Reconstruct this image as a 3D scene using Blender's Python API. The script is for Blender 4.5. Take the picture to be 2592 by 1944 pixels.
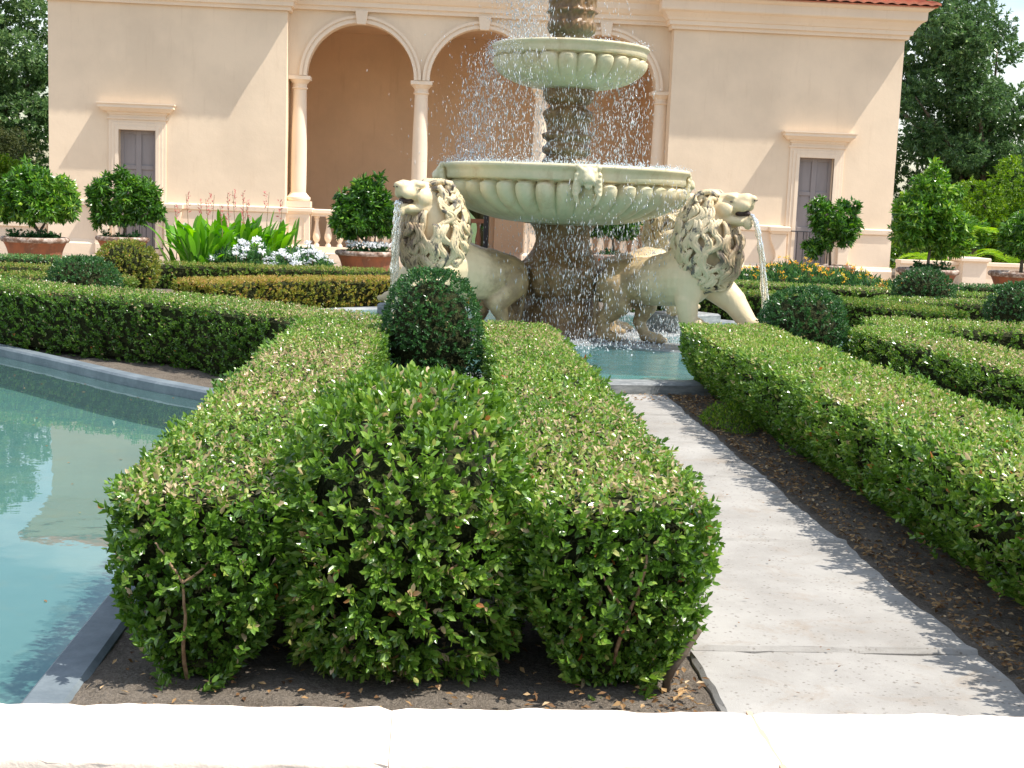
import bpy, bmesh, math, random
import numpy as np
from mathutils import Vector, Matrix
C = bpy.context.scene
for o in list(bpy.data.objects): bpy.data.objects.remove(o)
R = math.radians
rng = np.random.default_rng(7); random.seed(7)

# ------------------------------------------------------------------ camera
CAMH = 1.1; YAW = R(3.8); PITCH = R(-7.7); ROLL = R(2.2)
def basis():
    f = Vector((math.sin(YAW)*math.cos(PITCH), math.cos(YAW)*math.cos(PITCH), math.sin(PITCH)))
    rt = Vector((math.cos(YAW), -math.sin(YAW), 0)); up = rt.cross(f)
    return rt*math.cos(ROLL)+up*math.sin(ROLL), -rt*math.sin(ROLL)+up*math.cos(ROLL), f
_r, _u, _f = basis()
cam = bpy.data.cameras.new('camera'); camo = bpy.data.objects.new('camera', cam); C.collection.objects.link(camo)
cam.lens = 47.2; cam.sensor_width = 36; cam.clip_end = 2000; cam.clip_start = 0.05
camo.matrix_world = Matrix(((_r.x, _u.x, -_f.x, 0), (_r.y, _u.y, -_f.y, 0), (_r.z, _u.z, -_f.z, CAMH), (0, 0, 0, 1)))
C.camera = camo
# ------------------------------------------------------------------ light
SUN = Vector((.60, -.185, 1.0)).normalized()
w = bpy.data.worlds.new('World'); C.world = w; w.use_nodes = True
nt = w.node_tree; N = nt.nodes; L = nt.links
sky = N.new('ShaderNodeTexSky'); sky.sky_type = 'NISHITA'; sky.sun_disc = False
sky.sun_elevation = math.asin(SUN.z); sky.sun_rotation = math.atan2(SUN.x, SUN.y)
sky.air_density = 1.3; sky.dust_density = 1.2; sky.ozone_density = 1.5
tc = N.new('ShaderNodeTexCoord'); mp = N.new('ShaderNodeMapping'); mp.inputs['Scale'].default_value = (1, 1, 2.6)
cn = N.new('ShaderNodeTexNoise'); cn.inputs['Scale'].default_value = 2.3; cn.inputs['Detail'].default_value = 6; cn.inputs['Roughness'].default_value = .55
cr = N.new('ShaderNodeMapRange'); cr.inputs['From Min'].default_value = .47; cr.inputs['From Max'].default_value = .72
mx = N.new('ShaderNodeMix'); mx.data_type = 'RGBA'; mx.inputs['B'].default_value = (9.5, 9.6, 9.8, 1)
L.new(tc.outputs['Generated'], mp.inputs['Vector']); L.new(mp.outputs[0], cn.inputs['Vector']); L.new(cn.outputs['Fac'], cr.inputs['Value'])
L.new(cr.outputs[0], mx.inputs['Factor']); L.new(sky.outputs[0], mx.inputs['A'])
L.new(mx.outputs['Result'], N['Background'].inputs['Color']); N['Background'].inputs['Strength'].default_value = .14
sl = bpy.data.lights.new('sun', 'SUN'); sl.energy = 4.6; sl.angle = R(.55); sl.color = (1, .95, .87)
so = bpy.data.objects.new('sun', sl); C.collection.objects.link(so); so.rotation_euler = SUN.to_track_quat('Z', 'Y').to_euler()
C.view_settings.view_transform = 'Standard'; C.view_settings.look = 'None'; C.view_settings.exposure = .5; C.view_settings.gamma = 1
C.render.engine = 'CYCLES'; C.cycles.max_bounces = 7; C.cycles.transparent_max_bounces = 12; C.cycles.sample_clamp_indirect = 6
C.cycles.use_denoising = True

# ------------------------------------------------------------------ helpers
def tag(o, label=None, cat=None, group=None, kind=None):
    if label: o['label'] = label
    if cat: o['category'] = cat
    if group: o['group'] = group
    if kind: o['kind'] = kind
    return o
def empty(name, loc=(0, 0, 0), rz=0):
    o = bpy.data.objects.new(name, None); C.collection.objects.link(o); o.location = loc; o.rotation_euler = (0, 0, rz)
    o.empty_display_size = .1
    return o
def link(name, me, parent=None):
    o = bpy.data.objects.new(name, me); C.collection.objects.link(o)
    if parent: o.parent = parent
    return o
def copy_tree(o, parent=None):
    c = o.copy(); C.collection.objects.link(c); c.parent = parent
    for ch in list(o.children): copy_tree(ch, c)
    return c
def npmesh(name, V, F, mat, parent=None, tint=None, smooth=False):
    """V (n,3); F list of arrays (m,k); tint per face"""
    me = bpy.data.meshes.new(name)
    V = np.asarray(V, np.float32).reshape(-1, 3)
    if not isinstance(F, (list, tuple)) or (len(F) and np.ndim(F[0]) == 1): F = [np.asarray(F)]
    F = [np.asarray(f, np.int32) for f in F if len(f)]
    loops = np.concatenate([f.ravel() for f in F]); sizes = np.concatenate([np.full(len(f), f.shape[1], np.int32) for f in F])
    starts = np.concatenate([[0], np.cumsum(sizes)[:-1]]).astype(np.int32)
    me.vertices.add(len(V)); me.vertices.foreach_set('co', V.ravel())
    me.loops.add(len(loops)); me.loops.foreach_set('vertex_index', loops)
    me.polygons.add(len(sizes)); me.polygons.foreach_set('loop_start', starts)
    try: me.polygons.foreach_set('loop_total', sizes)
    except Exception: pass
    me.polygons.foreach_set('use_smooth', np.full(len(sizes), smooth))
    if tint is not None:
        a = me.attributes.new('tint', 'FLOAT', 'FACE'); a.data.foreach_set('value', np.asarray(tint, np.float32))
    me.update(); me.validate()
    me.materials.append(mat)
    return link(name, me, parent)
class MB:
    def __init__(s): s.v = []; s.f = {}; s.n = 0
    def add(s, V, F):
        V = np.asarray(V, float).reshape(-1, 3)
        for f in F:
            s.f.setdefault(len(f), []).append([i+s.n for i in f])
        s.v.append(V); s.n += len(V)
    def box(s, x0, x1, y0, y1, z0, z1):
        V = [(x, y, z) for z in (z0, z1) for y in (y0, y1) for x in (x0, x1)]
        s.add(V, [(0, 2, 3, 1), (4, 5, 7, 6), (0, 1, 5, 4), (2, 6, 7, 3), (0, 4, 6, 2), (1, 3, 7, 5)]); return s
    def prism(s, prof, axis, a, b):
        """closed 2D profile extruded along axis: 'x': prof=(y,z); 'y': prof=(x,z); 'z': prof=(x,y)"""
        n = len(prof)
        def P(p, t): return {'x': (t, p[0], p[1]), 'y': (p[0], t, p[1]), 'z': (p[0], p[1], t)}[axis]
        V = [P(p, a) for p in prof]+[P(p, b) for p in prof]
        s.add(V, [(i, (i+1) % n, n+(i+1) % n, n+i) for i in range(n)]+[tuple(range(n))[::-1], tuple(range(n, 2*n))]); return s
    def lathe(s, prof, cx=0, cy=0, seg=32, fn=None, cap=True):
        V = []; F = []
        for j, (r, z) in enumerate(prof):
            for i in range(seg):
                a = 2*math.pi*i/seg; rr = r*(fn(a, j, z) if fn else 1)
                V.append((cx+rr*math.cos(a), cy+rr*math.sin(a), z))
        for j in range(len(prof)-1):
            for i in range(seg):
                k = (i+1) % seg; F.append((j*seg+i, j*seg+k, (j+1)*seg+k, (j+1)*seg+i))
        if cap: F.append(tuple(range(seg))[::-1]); F.append(tuple(range((len(prof)-1)*seg, len(prof)*seg)))
        s.add(V, F); return s
    def tube(s, pts, rad, seg=8, flat=1.0, up=None):
        pts = [Vector(p) for p in pts]; n = len(pts)
        if not hasattr(rad, '__len__'): rad = [rad]*n
        V = []; F = []; pn = None
        for j, p in enumerate(pts):
            t = (pts[min(j+1, n-1)]-pts[max(j-1, 0)]).normalized()
            ref = Vector(up) if up is not None else (pn if pn else (Vector((0, 0, 1)) if abs(t.z) < .9 else Vector((1, 0, 0))))
            a = t.cross(ref)
            if a.length < 1e-4: a = t.orthogonal()
            a.normalize(); b = a.cross(t); pn = b
            for i in range(seg):
                q = 2*math.pi*i/seg; V.append(p+a*math.cos(q)*rad[j]+b*math.sin(q)*rad[j]*flat)
        for j in range(n-1):
            for i in range(seg):
                k = (i+1) % seg; F.append((j*seg+i, j*seg+k, (j+1)*seg+k, (j+1)*seg+i))
        F.append(tuple(range(seg))[::-1]); F.append(tuple(range((n-1)*seg, n*seg)))
        s.add([tuple(v) for v in V], F); return s
    def ball(s, c, r, seg=12, rings=8, rot=None):
        if not hasattr(r, '__len__'): r = (r, r, r)
        V = [(0, 0, -1)]; F = []
        for j in range(1, rings):
            t = math.pi*j/rings
            for i in range(seg):
                a = 2*math.pi*i/seg; V.append((math.sin(t)*math.cos(a), math.sin(t)*math.sin(a), -math.cos(t)))
        V.append((0, 0, 1)); top = len(V)-1
        for i in range(seg): F.append((0, 1+(i+1) % seg, 1+i)); F.append((top, 1+(rings-2)*seg+i, 1+(rings-2)*seg+(i+1) % seg))
        for j in range(rings-2):
            for i in range(seg):
                k = (i+1) % seg; a = 1+j*seg; F.append((a+i, a+k, a+seg+k, a+seg+i))
        M = rot if rot else Matrix.Identity(3)
        s.add([tuple(M @ Vector((x*r[0], y*r[1], z*r[2])) + Vector(c)) for x, y, z in V], F); return s
    def build(s, name, mat, parent=None, smooth=False, bevel=0, seg=2, autosm=None):
        o = npmesh(name, np.concatenate(s.v), [np.array(f) for f in s.f.values()], mat, parent, smooth=smooth)
        if bevel:
            m = o.modifiers.new('b', 'BEVEL'); m.width = bevel; m.segments = seg; m.limit_method = 'ANGLE'; m.angle_limit = R(35)
        return o
def sm30(o, ang=38):
    me = o.data; me.set_sharp_from_angle(angle=R(ang)); 
    me.polygons.foreach_set('use_smooth', np.full(len(me.polygons), True)); return o
def remesh(name, mb, mat, parent, voxel=.012, smooth=4, fac=.5):
    tmp = mb.build('tmp', mat); m = tmp.modifiers.new('r', 'REMESH'); m.mode = 'VOXEL'; m.voxel_size = voxel
    if smooth: s = tmp.modifiers.new('s', 'SMOOTH'); s.iterations = smooth; s.factor = fac
    dg = bpy.context.evaluated_depsgraph_get(); me = bpy.data.meshes.new_from_object(tmp.evaluated_get(dg)); me.name = name
    old = tmp.data; bpy.data.objects.remove(tmp); bpy.data.meshes.remove(old)
    me.polygons.foreach_set('use_smooth', np.full(len(me.polygons), True))
    return link(name, me, parent)

# ------------------------------------------------------------------ materials
class M:
    def __init__(s, name):
        s.m = bpy.data.materials.new(name); s.m.use_nodes = True; s.N = s.m.node_tree.nodes; s.L = s.m.node_tree.links
        s.b = s.N['Principled BSDF']; s.out = s.N['Material Output']; s.tc = None
    def co(s, kind='Object'):
        if not s.tc: s.tc = s.N.new('ShaderNodeTexCoord')
        return s.tc.outputs[kind]
    def noise(s, scale, detail=4, rough=.55, stretch=None, kind='Object', dist=0):
        n = s.N.new('ShaderNodeTexNoise'); n.inputs['Scale'].default_value = scale; n.inputs['Detail'].default_value = detail
        n.inputs['Roughness'].default_value = rough; n.inputs['Distortion'].default_value = dist
        src = s.co(kind)
        if stretch:
            q = s.N.new('ShaderNodeMapping'); q.inputs['Scale'].default_value = stretch; s.L.new(src, q.inputs[0]); src = q.outputs[0]
        s.L.new(src, n.inputs['Vector']); return n.outputs['Fac']
    def rng(s, v, a, b, c=0., d=1.):
        n = s.N.new('ShaderNodeMapRange'); n.inputs[1].default_value = a; n.inputs[2].default_value = b; n.inputs[3].default_value = c; n.inputs[4].default_value = d
        s.L.new(v, n.inputs[0]); return n.outputs[0]
    def math(s, op, a, b):
        n = s.N.new('ShaderNodeMath'); n.operation = op
        for i, x in enumerate((a, b)):
            if isinstance(x, (int, float)): n.inputs[i].default_value = x
            else: s.L.new(x, n.inputs[i])
        return n.outputs[0]
    def ramp(s, v, stops, interp='LINEAR'):
        n = s.N.new('ShaderNodeValToRGB'); e = n.color_ramp.elements; n.color_ramp.interpolation = interp
        while len(e) < len(stops): e.new(.5)
        for i, (p, c) in enumerate(stops): e[i].position = p; e[i].color = (*c, 1)
        s.L.new(v, n.inputs[0]); return n.outputs[0]
    def mix(s, f, a, b, blend='MIX'):
        n = s.N.new('ShaderNodeMix'); n.data_type = 'RGBA'; n.blend_type = blend
        for k, x in (('Factor', f), ('A', a), ('B', b)):
            if isinstance(x, (int, float)): n.inputs[k].default_value = x
            elif isinstance(x, tuple): n.inputs[k].default_value = (*x, 1)
            else: s.L.new(x, n.inputs[k])
        return n.outputs['Result']
    def attr(s, name):
        n = s.N.new('ShaderNodeAttribute'); n.attribute_name = name; return n.outputs['Fac']
    def sep(s, kind='Object'):
        n = s.N.new('ShaderNodeSeparateXYZ'); s.L.new(s.co(kind), n.inputs[0]); return n.outputs
    def set(s, color=None, rough=None, metal=None, spec=None):
        for k, v in (('Base Color', color), ('Roughness', rough), ('Metallic', metal), ('Specular IOR Level', spec)):
            if v is None: continue
            if isinstance(v, tuple): s.b.inputs[k].default_value = (*v, 1)
            elif isinstance(v, (int, float)): s.b.inputs[k].default_value = v
            else: s.L.new(v, s.b.inputs[k])
        return s
    def bump(s, h, strength=.3, dist=.01):
        n = s.N.new('ShaderNodeBump'); n.inputs['Strength'].default_value = strength; n.inputs['Distance'].default_value = dist
        s.L.new(h, n.inputs['Height']); s.L.new(n.outputs[0], s.b.inputs['Normal']); return s
def foliage_mat(name, stops, rough=.38, trans=.3, spec=.5, noise=None):
    m = M(name); t = m.attr('tint')
    col = m.ramp(t, stops)
    if noise:
        col = m.mix(m.rng(m.noise(noise[0], 3), .42, .62), col, m.mix(noise[2], col, noise[1]))
    m.set(col, rough, spec=spec)
    tr = m.N.new('ShaderNodeBsdfTranslucent'); mixn = m.N.new('ShaderNodeMixShader'); mixn.inputs[0].default_value = trans
    hs = m.N.new('ShaderNodeHueSaturation'); hs.inputs['Saturation'].default_value = 1.1; hs.inputs['Value'].default_value = 1.5
    m.L.new(col, hs.inputs['Color']); m.L.new(hs.outputs[0], tr.inputs['Color'])
    m.L.new(m.b.outputs[0], mixn.inputs[1]); m.L.new(tr.outputs[0], mixn.inputs[2]); m.L.new(mixn.outputs[0], m.out.inputs['Surface'])
    return m.m
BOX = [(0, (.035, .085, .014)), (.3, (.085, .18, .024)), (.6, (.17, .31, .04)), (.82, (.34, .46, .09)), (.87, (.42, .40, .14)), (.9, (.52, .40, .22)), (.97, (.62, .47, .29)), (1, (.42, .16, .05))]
m_box = foliage_mat('box_leaves', BOX, .27, .26, .65)
m_dbox = foliage_mat('dark_box_leaves', [(0, (.025, .075, .022)), (.45, (.05, .14, .035)), (.8, (.10, .25, .06)), (.93, (.2, .33, .09)), (1, (.45, .28, .13))], .3, .2, .6)
m_obox = foliage_mat('bronzed_box_leaves', [(0, (.09, .14, .03)), (.35, (.22, .27, .04)), (.6, (.38, .33, .06)), (.8, (.48, .30, .09)), (.93, (.6, .40, .18)), (1, (.6, .24, .10))], .42, .3, .4)
m_gbox = foliage_mat('yellowing_box_leaves', [(0, (.05, .12, .02)), (.4, (.11, .22, .03)), (.7, (.22, .30, .05)), (.88, (.35, .33, .10)), (1, (.5, .3, .12))], .4, .3, .4)
m_citrus = foliage_mat('citrus_leaves', [(0, (.025, .08, .012)), (.45, (.07, .19, .02)), (.8, (.16, .34, .035)), (1, (.34, .5, .06))], .28, .25, .6)
m_tree = foliage_mat('dark_tree_leaves', [(0, (.045, .095, .035)), (.5, (.095, .18, .06)), (.85, (.19, .29, .10)), (1, (.30, .40, .14))], .28, .3, .5)
m_shrub = foliage_mat('bright_shrub_leaves', [(0, (.05, .12, .01)), (.5, (.14, .26, .02)), (.9, (.30, .42, .04)), (1, (.36, .40, .06))], .4, .35, .4)
m_brsh = foliage_mat('olive_shrub_leaves', [(0, (.03, .05, .015)), (.6, (.08, .10, .03)), (1, (.16, .16, .05))], .5, .25, .3)
m_greysh = foliage_mat('grey_green_leaves', [(0, (.05, .08, .05)), (.6, (.12, .18, .11)), (1, (.2, .27, .17))], .5, .25, .3)
m_canna = foliage_mat('canna_leaves', [(0, (.05, .17, .01)), (.6, (.13, .36, .02)), (1, (.26, .50, .04))], .35, .4, .5)
m_flowgreen = foliage_mat('flower_foliage', [(0, (.03, .09, .03)), (.6, (.06, .16, .05)), (1, (.14, .28, .06))], .5, .3, .3)
m_fern = foliage_mat('fern_leaves', [(0, (.12, .28, .02)), (1, (.35, .5, .05))], .45, .4, .3)
m_white = foliage_mat('white_petals', [(0, (.7, .72, .74)), (1, (.9, .9, .9))], .6, .3, .2)
m_orange = foliage_mat('orange_yellow_petals', [(0, (.75, .2, .02)), (.2, (.85, .42, .02)), (.5, (.88, .58, .03)), (.85, (.85, .62, .08)), (1, (.85, .85, .8))], .6, .3, .2)
m_pink = foliage_mat('pink_petals', [(0, (.45, .12, .10)), (1, (.75, .25, .25))], .6, .3, .2)
m_core = M('hedge_hull_shade'); m_core.set(m_core.ramp(m_core.noise(60, 3), [(.3, (.012, .016, .007)), (.7, (.045, .05, .018))]), .9, spec=.1).bump(m_core.noise(45, 2), 1, .03); m_core = m_core.m  # near-black twig colour, inner shade of the hedges put into it
m_bark = M('bark'); m_bark.set(m_bark.ramp(m_bark.noise(14, 5, stretch=(1, 1, .3)), [(.3, (.07, .05, .035)), (.7, (.22, .17, .12))]), .85).bump(m_bark.noise(40, 4), .6, .004); m_bark = m_bark.m
m_twig = M('light_bark'); m_twig.set(m_twig.ramp(m_twig.noise(80, 4), [(.3, (.18, .10, .05)), (.7, (.42, .27, .15))]), .75).bump(m_twig.noise(120, 4), .6, .003); m_twig = m_twig.m
def stucco(name, c, d=.92):
    m = M(name); big = m.noise(.8, 5, .6, kind='Object'); fine = m.noise(30, 3)
    col = m.mix(m.rng(big, .38, .62), c, tuple(x*(d-.04) for x in c))
    streak = m.rng(m.noise(3, 5, .7, stretch=(4, 4, .35)), .56, .8)
    col = m.mix(m.math('MULTIPLY', streak, .4), col, (c[0]*.72, c[1]*.66, c[2]*.6))
    m.set(col, .88, spec=.2).bump(m.math('ADD', m.math('MULTIPLY', m.noise(5, 4), 2.0), m.math('MULTIPLY', fine, .6)), .25, .006); return m.m
m_wall = stucco('peach_stucco', (.86, .69, .505)); m_trim = stucco('pale_peach_trim', (.88, .72, .55), .96)
m_loggia = stucco('shaded_loggia_wall', (.80, .56, .355)); m_lowall = stucco('pale_garden_wall', (.84, .70, .55))  # loggia stucco carries shade and bounced light in its tan colour
m_redb = stucco('red_brown_balustrade', (.45, .22, .13))
def plain(name, c, r=.6, **k): m = M(name); m.set(c, r, **k); return m.m
m_door = M('grey_door_paint'); m_door.set(m_door.mix(m_door.rng(m_door.noise(4, 4, stretch=(3, 3, .5)), .4, .7), (.30, .265, .26), (.26, .23, .225)), .55); m_door = m_door.m
m_iron = plain('black_iron', (.025, .025, .03), .5)
m_tile = M('terracotta_tile'); m_tile.set(m_tile.mix(m_tile.rng(m_tile.noise(9, 5), .35, .7), (.62, .20, .11), (.42, .15, .09)), .75).bump(m_tile.noise(30, 3), .3, .01); m_tile = m_tile.m
# paving
m_path = M('weathered_concrete')
_sp = m_path.noise(260, 2, .8); _n1 = m_path.noise(2.2, 6, .65); _st = m_path.noise(5.5, 5, .7, dist=.6)
_v = m_path.N.new('ShaderNodeTexVoronoi'); _v.inputs['Scale'].default_value = 62; _v.inputs['Randomness'].default_value = 1; m_path.L.new(m_path.co(), _v.inputs['Vector'])
_v3 = m_path.N.new('ShaderNodeTexVoronoi'); _v3.feature = 'DISTANCE_TO_EDGE'; _v3.inputs['Scale'].default_value = 2.1; m_path.L.new(m_path.co(), _v3.inputs['Vector'])
c = m_path.mix(m_path.rng(_n1, .35, .7), (.41, .39, .36), (.28, .262, .238))
c = m_path.mix(m_path.rng(_st, .54, .72, 0, .8), c, (.30, .25, .20))
c = m_path.mix(m_path.math('MULTIPLY', m_path.math('MULTIPLY', m_path.rng(_v.outputs['Distance'], .16, .30, 1, 0), m_path.rng(m_path.noise(19, 4, .7), .42, .60)), .8), c, (.16, .14, .12))
c = m_path.mix(m_path.rng(_sp, .62, .72, 0, .5), c, (.50, .49, .47))
m_path.set(c, .9, spec=.2).bump(m_path.math('ADD', m_path.math('MULTIPLY', _sp, .5), m_path.math('MULTIPLY', m_path.noise(18, 5), 1.3)), .35, .006); m_path = m_path.m
m_soil = M('dark_soil')
_n = m_soil.noise(8, 6, .7); _f = m_soil.noise(140, 3, .8)
m_soil.set(m_soil.mix(m_soil.rng(_f, .45, .75), m_soil.ramp(_n, [(.3, (.10, .08, .062)), (.7, (.23, .195, .155))]), (.32, .27, .22)), .95, spec=.1).bump(m_soil.math('ADD', m_soil.math('MULTIPLY', m_soil.noise(22, 5), 2.0), _f), .8, .02); m_soil = m_soil.m
m_litter = foliage_mat('fallen_leaves', [(0, (.10, .05, .025)), (.4, (.25, .14, .06)), (.8, (.50, .32, .15)), (.95, (.6, .45, .28)), (1, (.15, .25, .05))], .7, .15, .2)
m_grass = M('lawn'); m_grass.set(m_grass.ramp(m_grass.noise(3, 6, .7), [(.3, (.05, .09, .02)), (.7, (.10, .15, .04))]), .95).bump(m_grass.noise(60, 3), .8, .03); m_grass = m_grass.m
m_gravel = M('pale_gravel'); m_gravel.set(m_gravel.ramp(m_gravel.noise(40, 4, .7), [(.3, (.25, .19, .14)), (.7, (.42, .33, .25))]), .95).bump(m_gravel.noise(90, 2), .6, .01); m_gravel = m_gravel.m
m_coping = M('blue_painted_coping')
_a = m_coping.noise(6, 5, .7); c = m_coping.mix(m_coping.rng(_a, .4, .66), (.12, .15, .17), (.19, .225, .245)); c = m_coping.mix(m_coping.rng(m_coping.noise(35, 4, .8), .6, .7, 0, .7), c, (.12, .15, .16))
m_coping.set(c, .7).bump(m_coping.noise(30, 5), .5, .006); m_coping = m_coping.m
m_fcop = M('wet_grey_coping'); m_fcop.set(m_fcop.mix(m_fcop.rng(m_fcop.noise(7, 5, .7, stretch=(1, 1, 4)), .4, .65), (.17, .18, .18), (.36, .37, .36)), .5).bump(m_fcop.noise(25, 5), .5, .008); m_fcop = m_fcop.m
m_floor = M('painted_pool_floor'); _a = m_floor.noise(1.1, 6, .65); c = m_floor.ramp(_a, [(.3, (.07, .20, .19)), (.55, (.12, .26, .24)), (.75, (.22, .31, .24))])
c = m_floor.mix(m_floor.rng(m_floor.noise(7, 6, .75), .52, .72, 0, .5), c, (.20, .24, .16)); m_floor.set(c, .9, spec=.1); m_floor = m_floor.m
def water(name, tint, bumps, rough=.02, milky=.25, mcol=(.25, .5, .5)):
    m = M(name); N_, L_ = m.N, m.L
    gl = N_.new('ShaderNodeBsdfGlossy'); gl.inputs['Roughness'].default_value = rough; gl.inputs['Color'].default_value = (1, 1, 1, 1)
    tr = N_.new('ShaderNodeBsdfTransparent'); tr.inputs['Color'].default_value = (*tint, 1)
    df = N_.new('ShaderNodeBsdfDiffuse'); df.inputs['Color'].default_value = (*mcol, 1)
    m0 = N_.new('ShaderNodeMixShader'); m0.inputs[0].default_value = milky; L_.new(tr.outputs[0], m0.inputs[1]); L_.new(df.outputs[0], m0.inputs[2])
    fr = N_.new('ShaderNodeFresnel'); fr.inputs['IOR'].default_value = 1.5
    mm = N_.new('ShaderNodeMixShader'); L_.new(fr.outputs[0], mm.inputs[0]); L_.new(m0.outputs[0], mm.inputs[1]); L_.new(gl.outputs[0], mm.inputs[2])
    h = None
    for sc_, amp, st in bumps:
        q = m.math('MULTIPLY', m.noise(sc_, 3, .6, stretch=st), amp); h = q if h is None else m.math('ADD', h, q)
    bp = N_.new('ShaderNodeBump'); bp.inputs['Strength'].default_value = 1; bp.inputs['Distance'].default_value = .01; L_.new(h, bp.inputs['Height'])
    for n_ in (gl, fr): L_.new(bp.outputs[0], n_.inputs['Normal'])
    N_.remove(m.b); L_.new(mm.outputs[0], m.out.inputs['Surface']); return m.m
m_still = water('still_pool_water', (.86, .95, .94), [(1.6, .22, (1, 1, 1)), (9, .018, (1, 1, 1))], .012, .24, (.16, .29, .28))
m_ripple = water('rippled_fountain_water', (.75, .95, .95), [(9, .8, (1, 2, 1)), (34, .25, (1, 1.6, 1))], .04, .3, (.13, .40, .42))
# fountain stone
def stone(name, a, b, stain, sc, amount, rough=.6, bumpd=.006, green=None):
    m = M(name); c = m.mix(m.rng(m.noise(3.5, 6, .65), .35, .7), a, b)
    if green: c = m.mix(m.rng(m.noise(2.2, 5, .7), .42, .62, 0, .8), c, green)
    c = m.mix(m.rng(m.noise(sc, 6, .72, stretch=(1, 1, .45)), .5, .7, 0, amount), c, stain)
    m.set(c, rough, spec=.4).bump(m.math('ADD', m.noise(18, 6, .7), m.math('MULTIPLY', m.noise(90, 3), .5)), .4, bumpd); return m.m
m_bowl = stone('pale_green_bowl_stone', (.76, .66, .45), (.65, .58, .37), (.45, .32, .15), 6, .6, .42, .004, (.55, .54, .34))
m_col = stone('wet_brown_stone', (.17, .09, .035), (.30, .185, .085), (.05, .033, .02), 9, .8, .28, .012)
m_lion = M('cream_lion_stone')
c = m_lion.mix(m_lion.rng(m_lion.noise(3, 6, .65), .40, .75), (.78, .62, .39), (.64, .51, .29))
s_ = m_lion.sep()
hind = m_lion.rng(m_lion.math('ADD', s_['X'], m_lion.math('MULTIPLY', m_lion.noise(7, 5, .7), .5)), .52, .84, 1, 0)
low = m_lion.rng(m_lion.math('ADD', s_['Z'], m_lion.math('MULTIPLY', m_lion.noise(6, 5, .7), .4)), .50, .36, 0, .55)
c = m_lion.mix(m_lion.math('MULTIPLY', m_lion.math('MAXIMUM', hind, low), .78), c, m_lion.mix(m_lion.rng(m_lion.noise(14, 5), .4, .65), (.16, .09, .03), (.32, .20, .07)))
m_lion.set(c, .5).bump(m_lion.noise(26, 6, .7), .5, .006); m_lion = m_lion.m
m_mane = M('mane_stone')
c = m_mane.mix(m_mane.rng(m_mane.noise(5, 6, .65), .35, .7), (.80, .65, .42), (.62, .49, .28))
c = m_mane.mix(m_mane.rng(m_mane.noise(15, 5, .65, stretch=(1, 1, .5), dist=.5), .545, .60, 0, .85), c, (.055, .055, .06))
s_ = m_mane.sep(); c = m_mane.mix(m_mane.rng(m_mane.math('ADD', s_['X'], m_mane.math('MULTIPLY', m_mane.noise(9, 4), .12)), 1.04, 1.12, 0, .6), c, (.14, .075, .03))
m_mane.set(c, .5).bump(m_mane.noise(60, 6, .7, stretch=(1, 1, .25)), .9, .008); m_mane = m_mane.m
m_recess = plain('recess_shade', (.05, .025, .02), .4)  # dark colour stands for the shade in mouth, nostril and eye hollows
m_drop = M('water_droplets'); m_drop.set((.93, .95, .97), .08, spec=1); m_drop.b.inputs['Transmission Weight'].default_value = .45; m_drop = m_drop.m
m_stream = M('streaming_water'); m_stream.set((.93, .92, .86), .06, spec=.8).bump(m_stream.noise(30, 4, .6, stretch=(1, 1, .3)), .9, .02); m_stream.b.inputs['Transmission Weight'].default_value = .88; m_stream.b.inputs['IOR'].default_value = 1.33; m_stream = m_stream.m
m_pot = M('terracotta_pot'); c = m_pot.mix(m_pot.rng(m_pot.noise(5, 6, .7, stretch=(2, 2, .4)), .4, .65), (.36, .12, .05), (.20, .085, .045))
m_pot.set(m_pot.mix(m_pot.rng(m_pot.noise(9, 5, .7), .6, .7, 0, .7), c, (.40, .30, .22)), .8).bump(m_pot.noise(30, 4), .5, .01); m_pot = m_pot.m
m_rim = M('weathered_pot_rim'); m_rim.set(m_rim.mix(m_rim.rng(m_rim.noise(12, 5, .7), .45, .6), (.20, .12, .08), (.55, .45, .38)), .85).bump(m_rim.noise(30, 4), .5, .01); m_rim = m_rim.m
m_ledge = M('whitewashed_coping')
c = m_ledge.mix(m_ledge.rng(m_ledge.noise(7, 6, .7), .56, .7, 0, .35), (.86, .73, .61), (.80, .60, .46))
c = m_ledge.mix(m_ledge.rng(m_ledge.noise(60, 4, .8), .66, .72, 0, .6), c, (.55, .30, .18))
m_ledge.set(c, .85).bump(m_ledge.math('ADD', m_ledge.noise(40, 5, .7), m_ledge.noise(9, 4)), .5, .006); m_ledge = m_ledge.m
m_mortar = plain('orange_mortar', (.62, .42, .28), .9)

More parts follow.
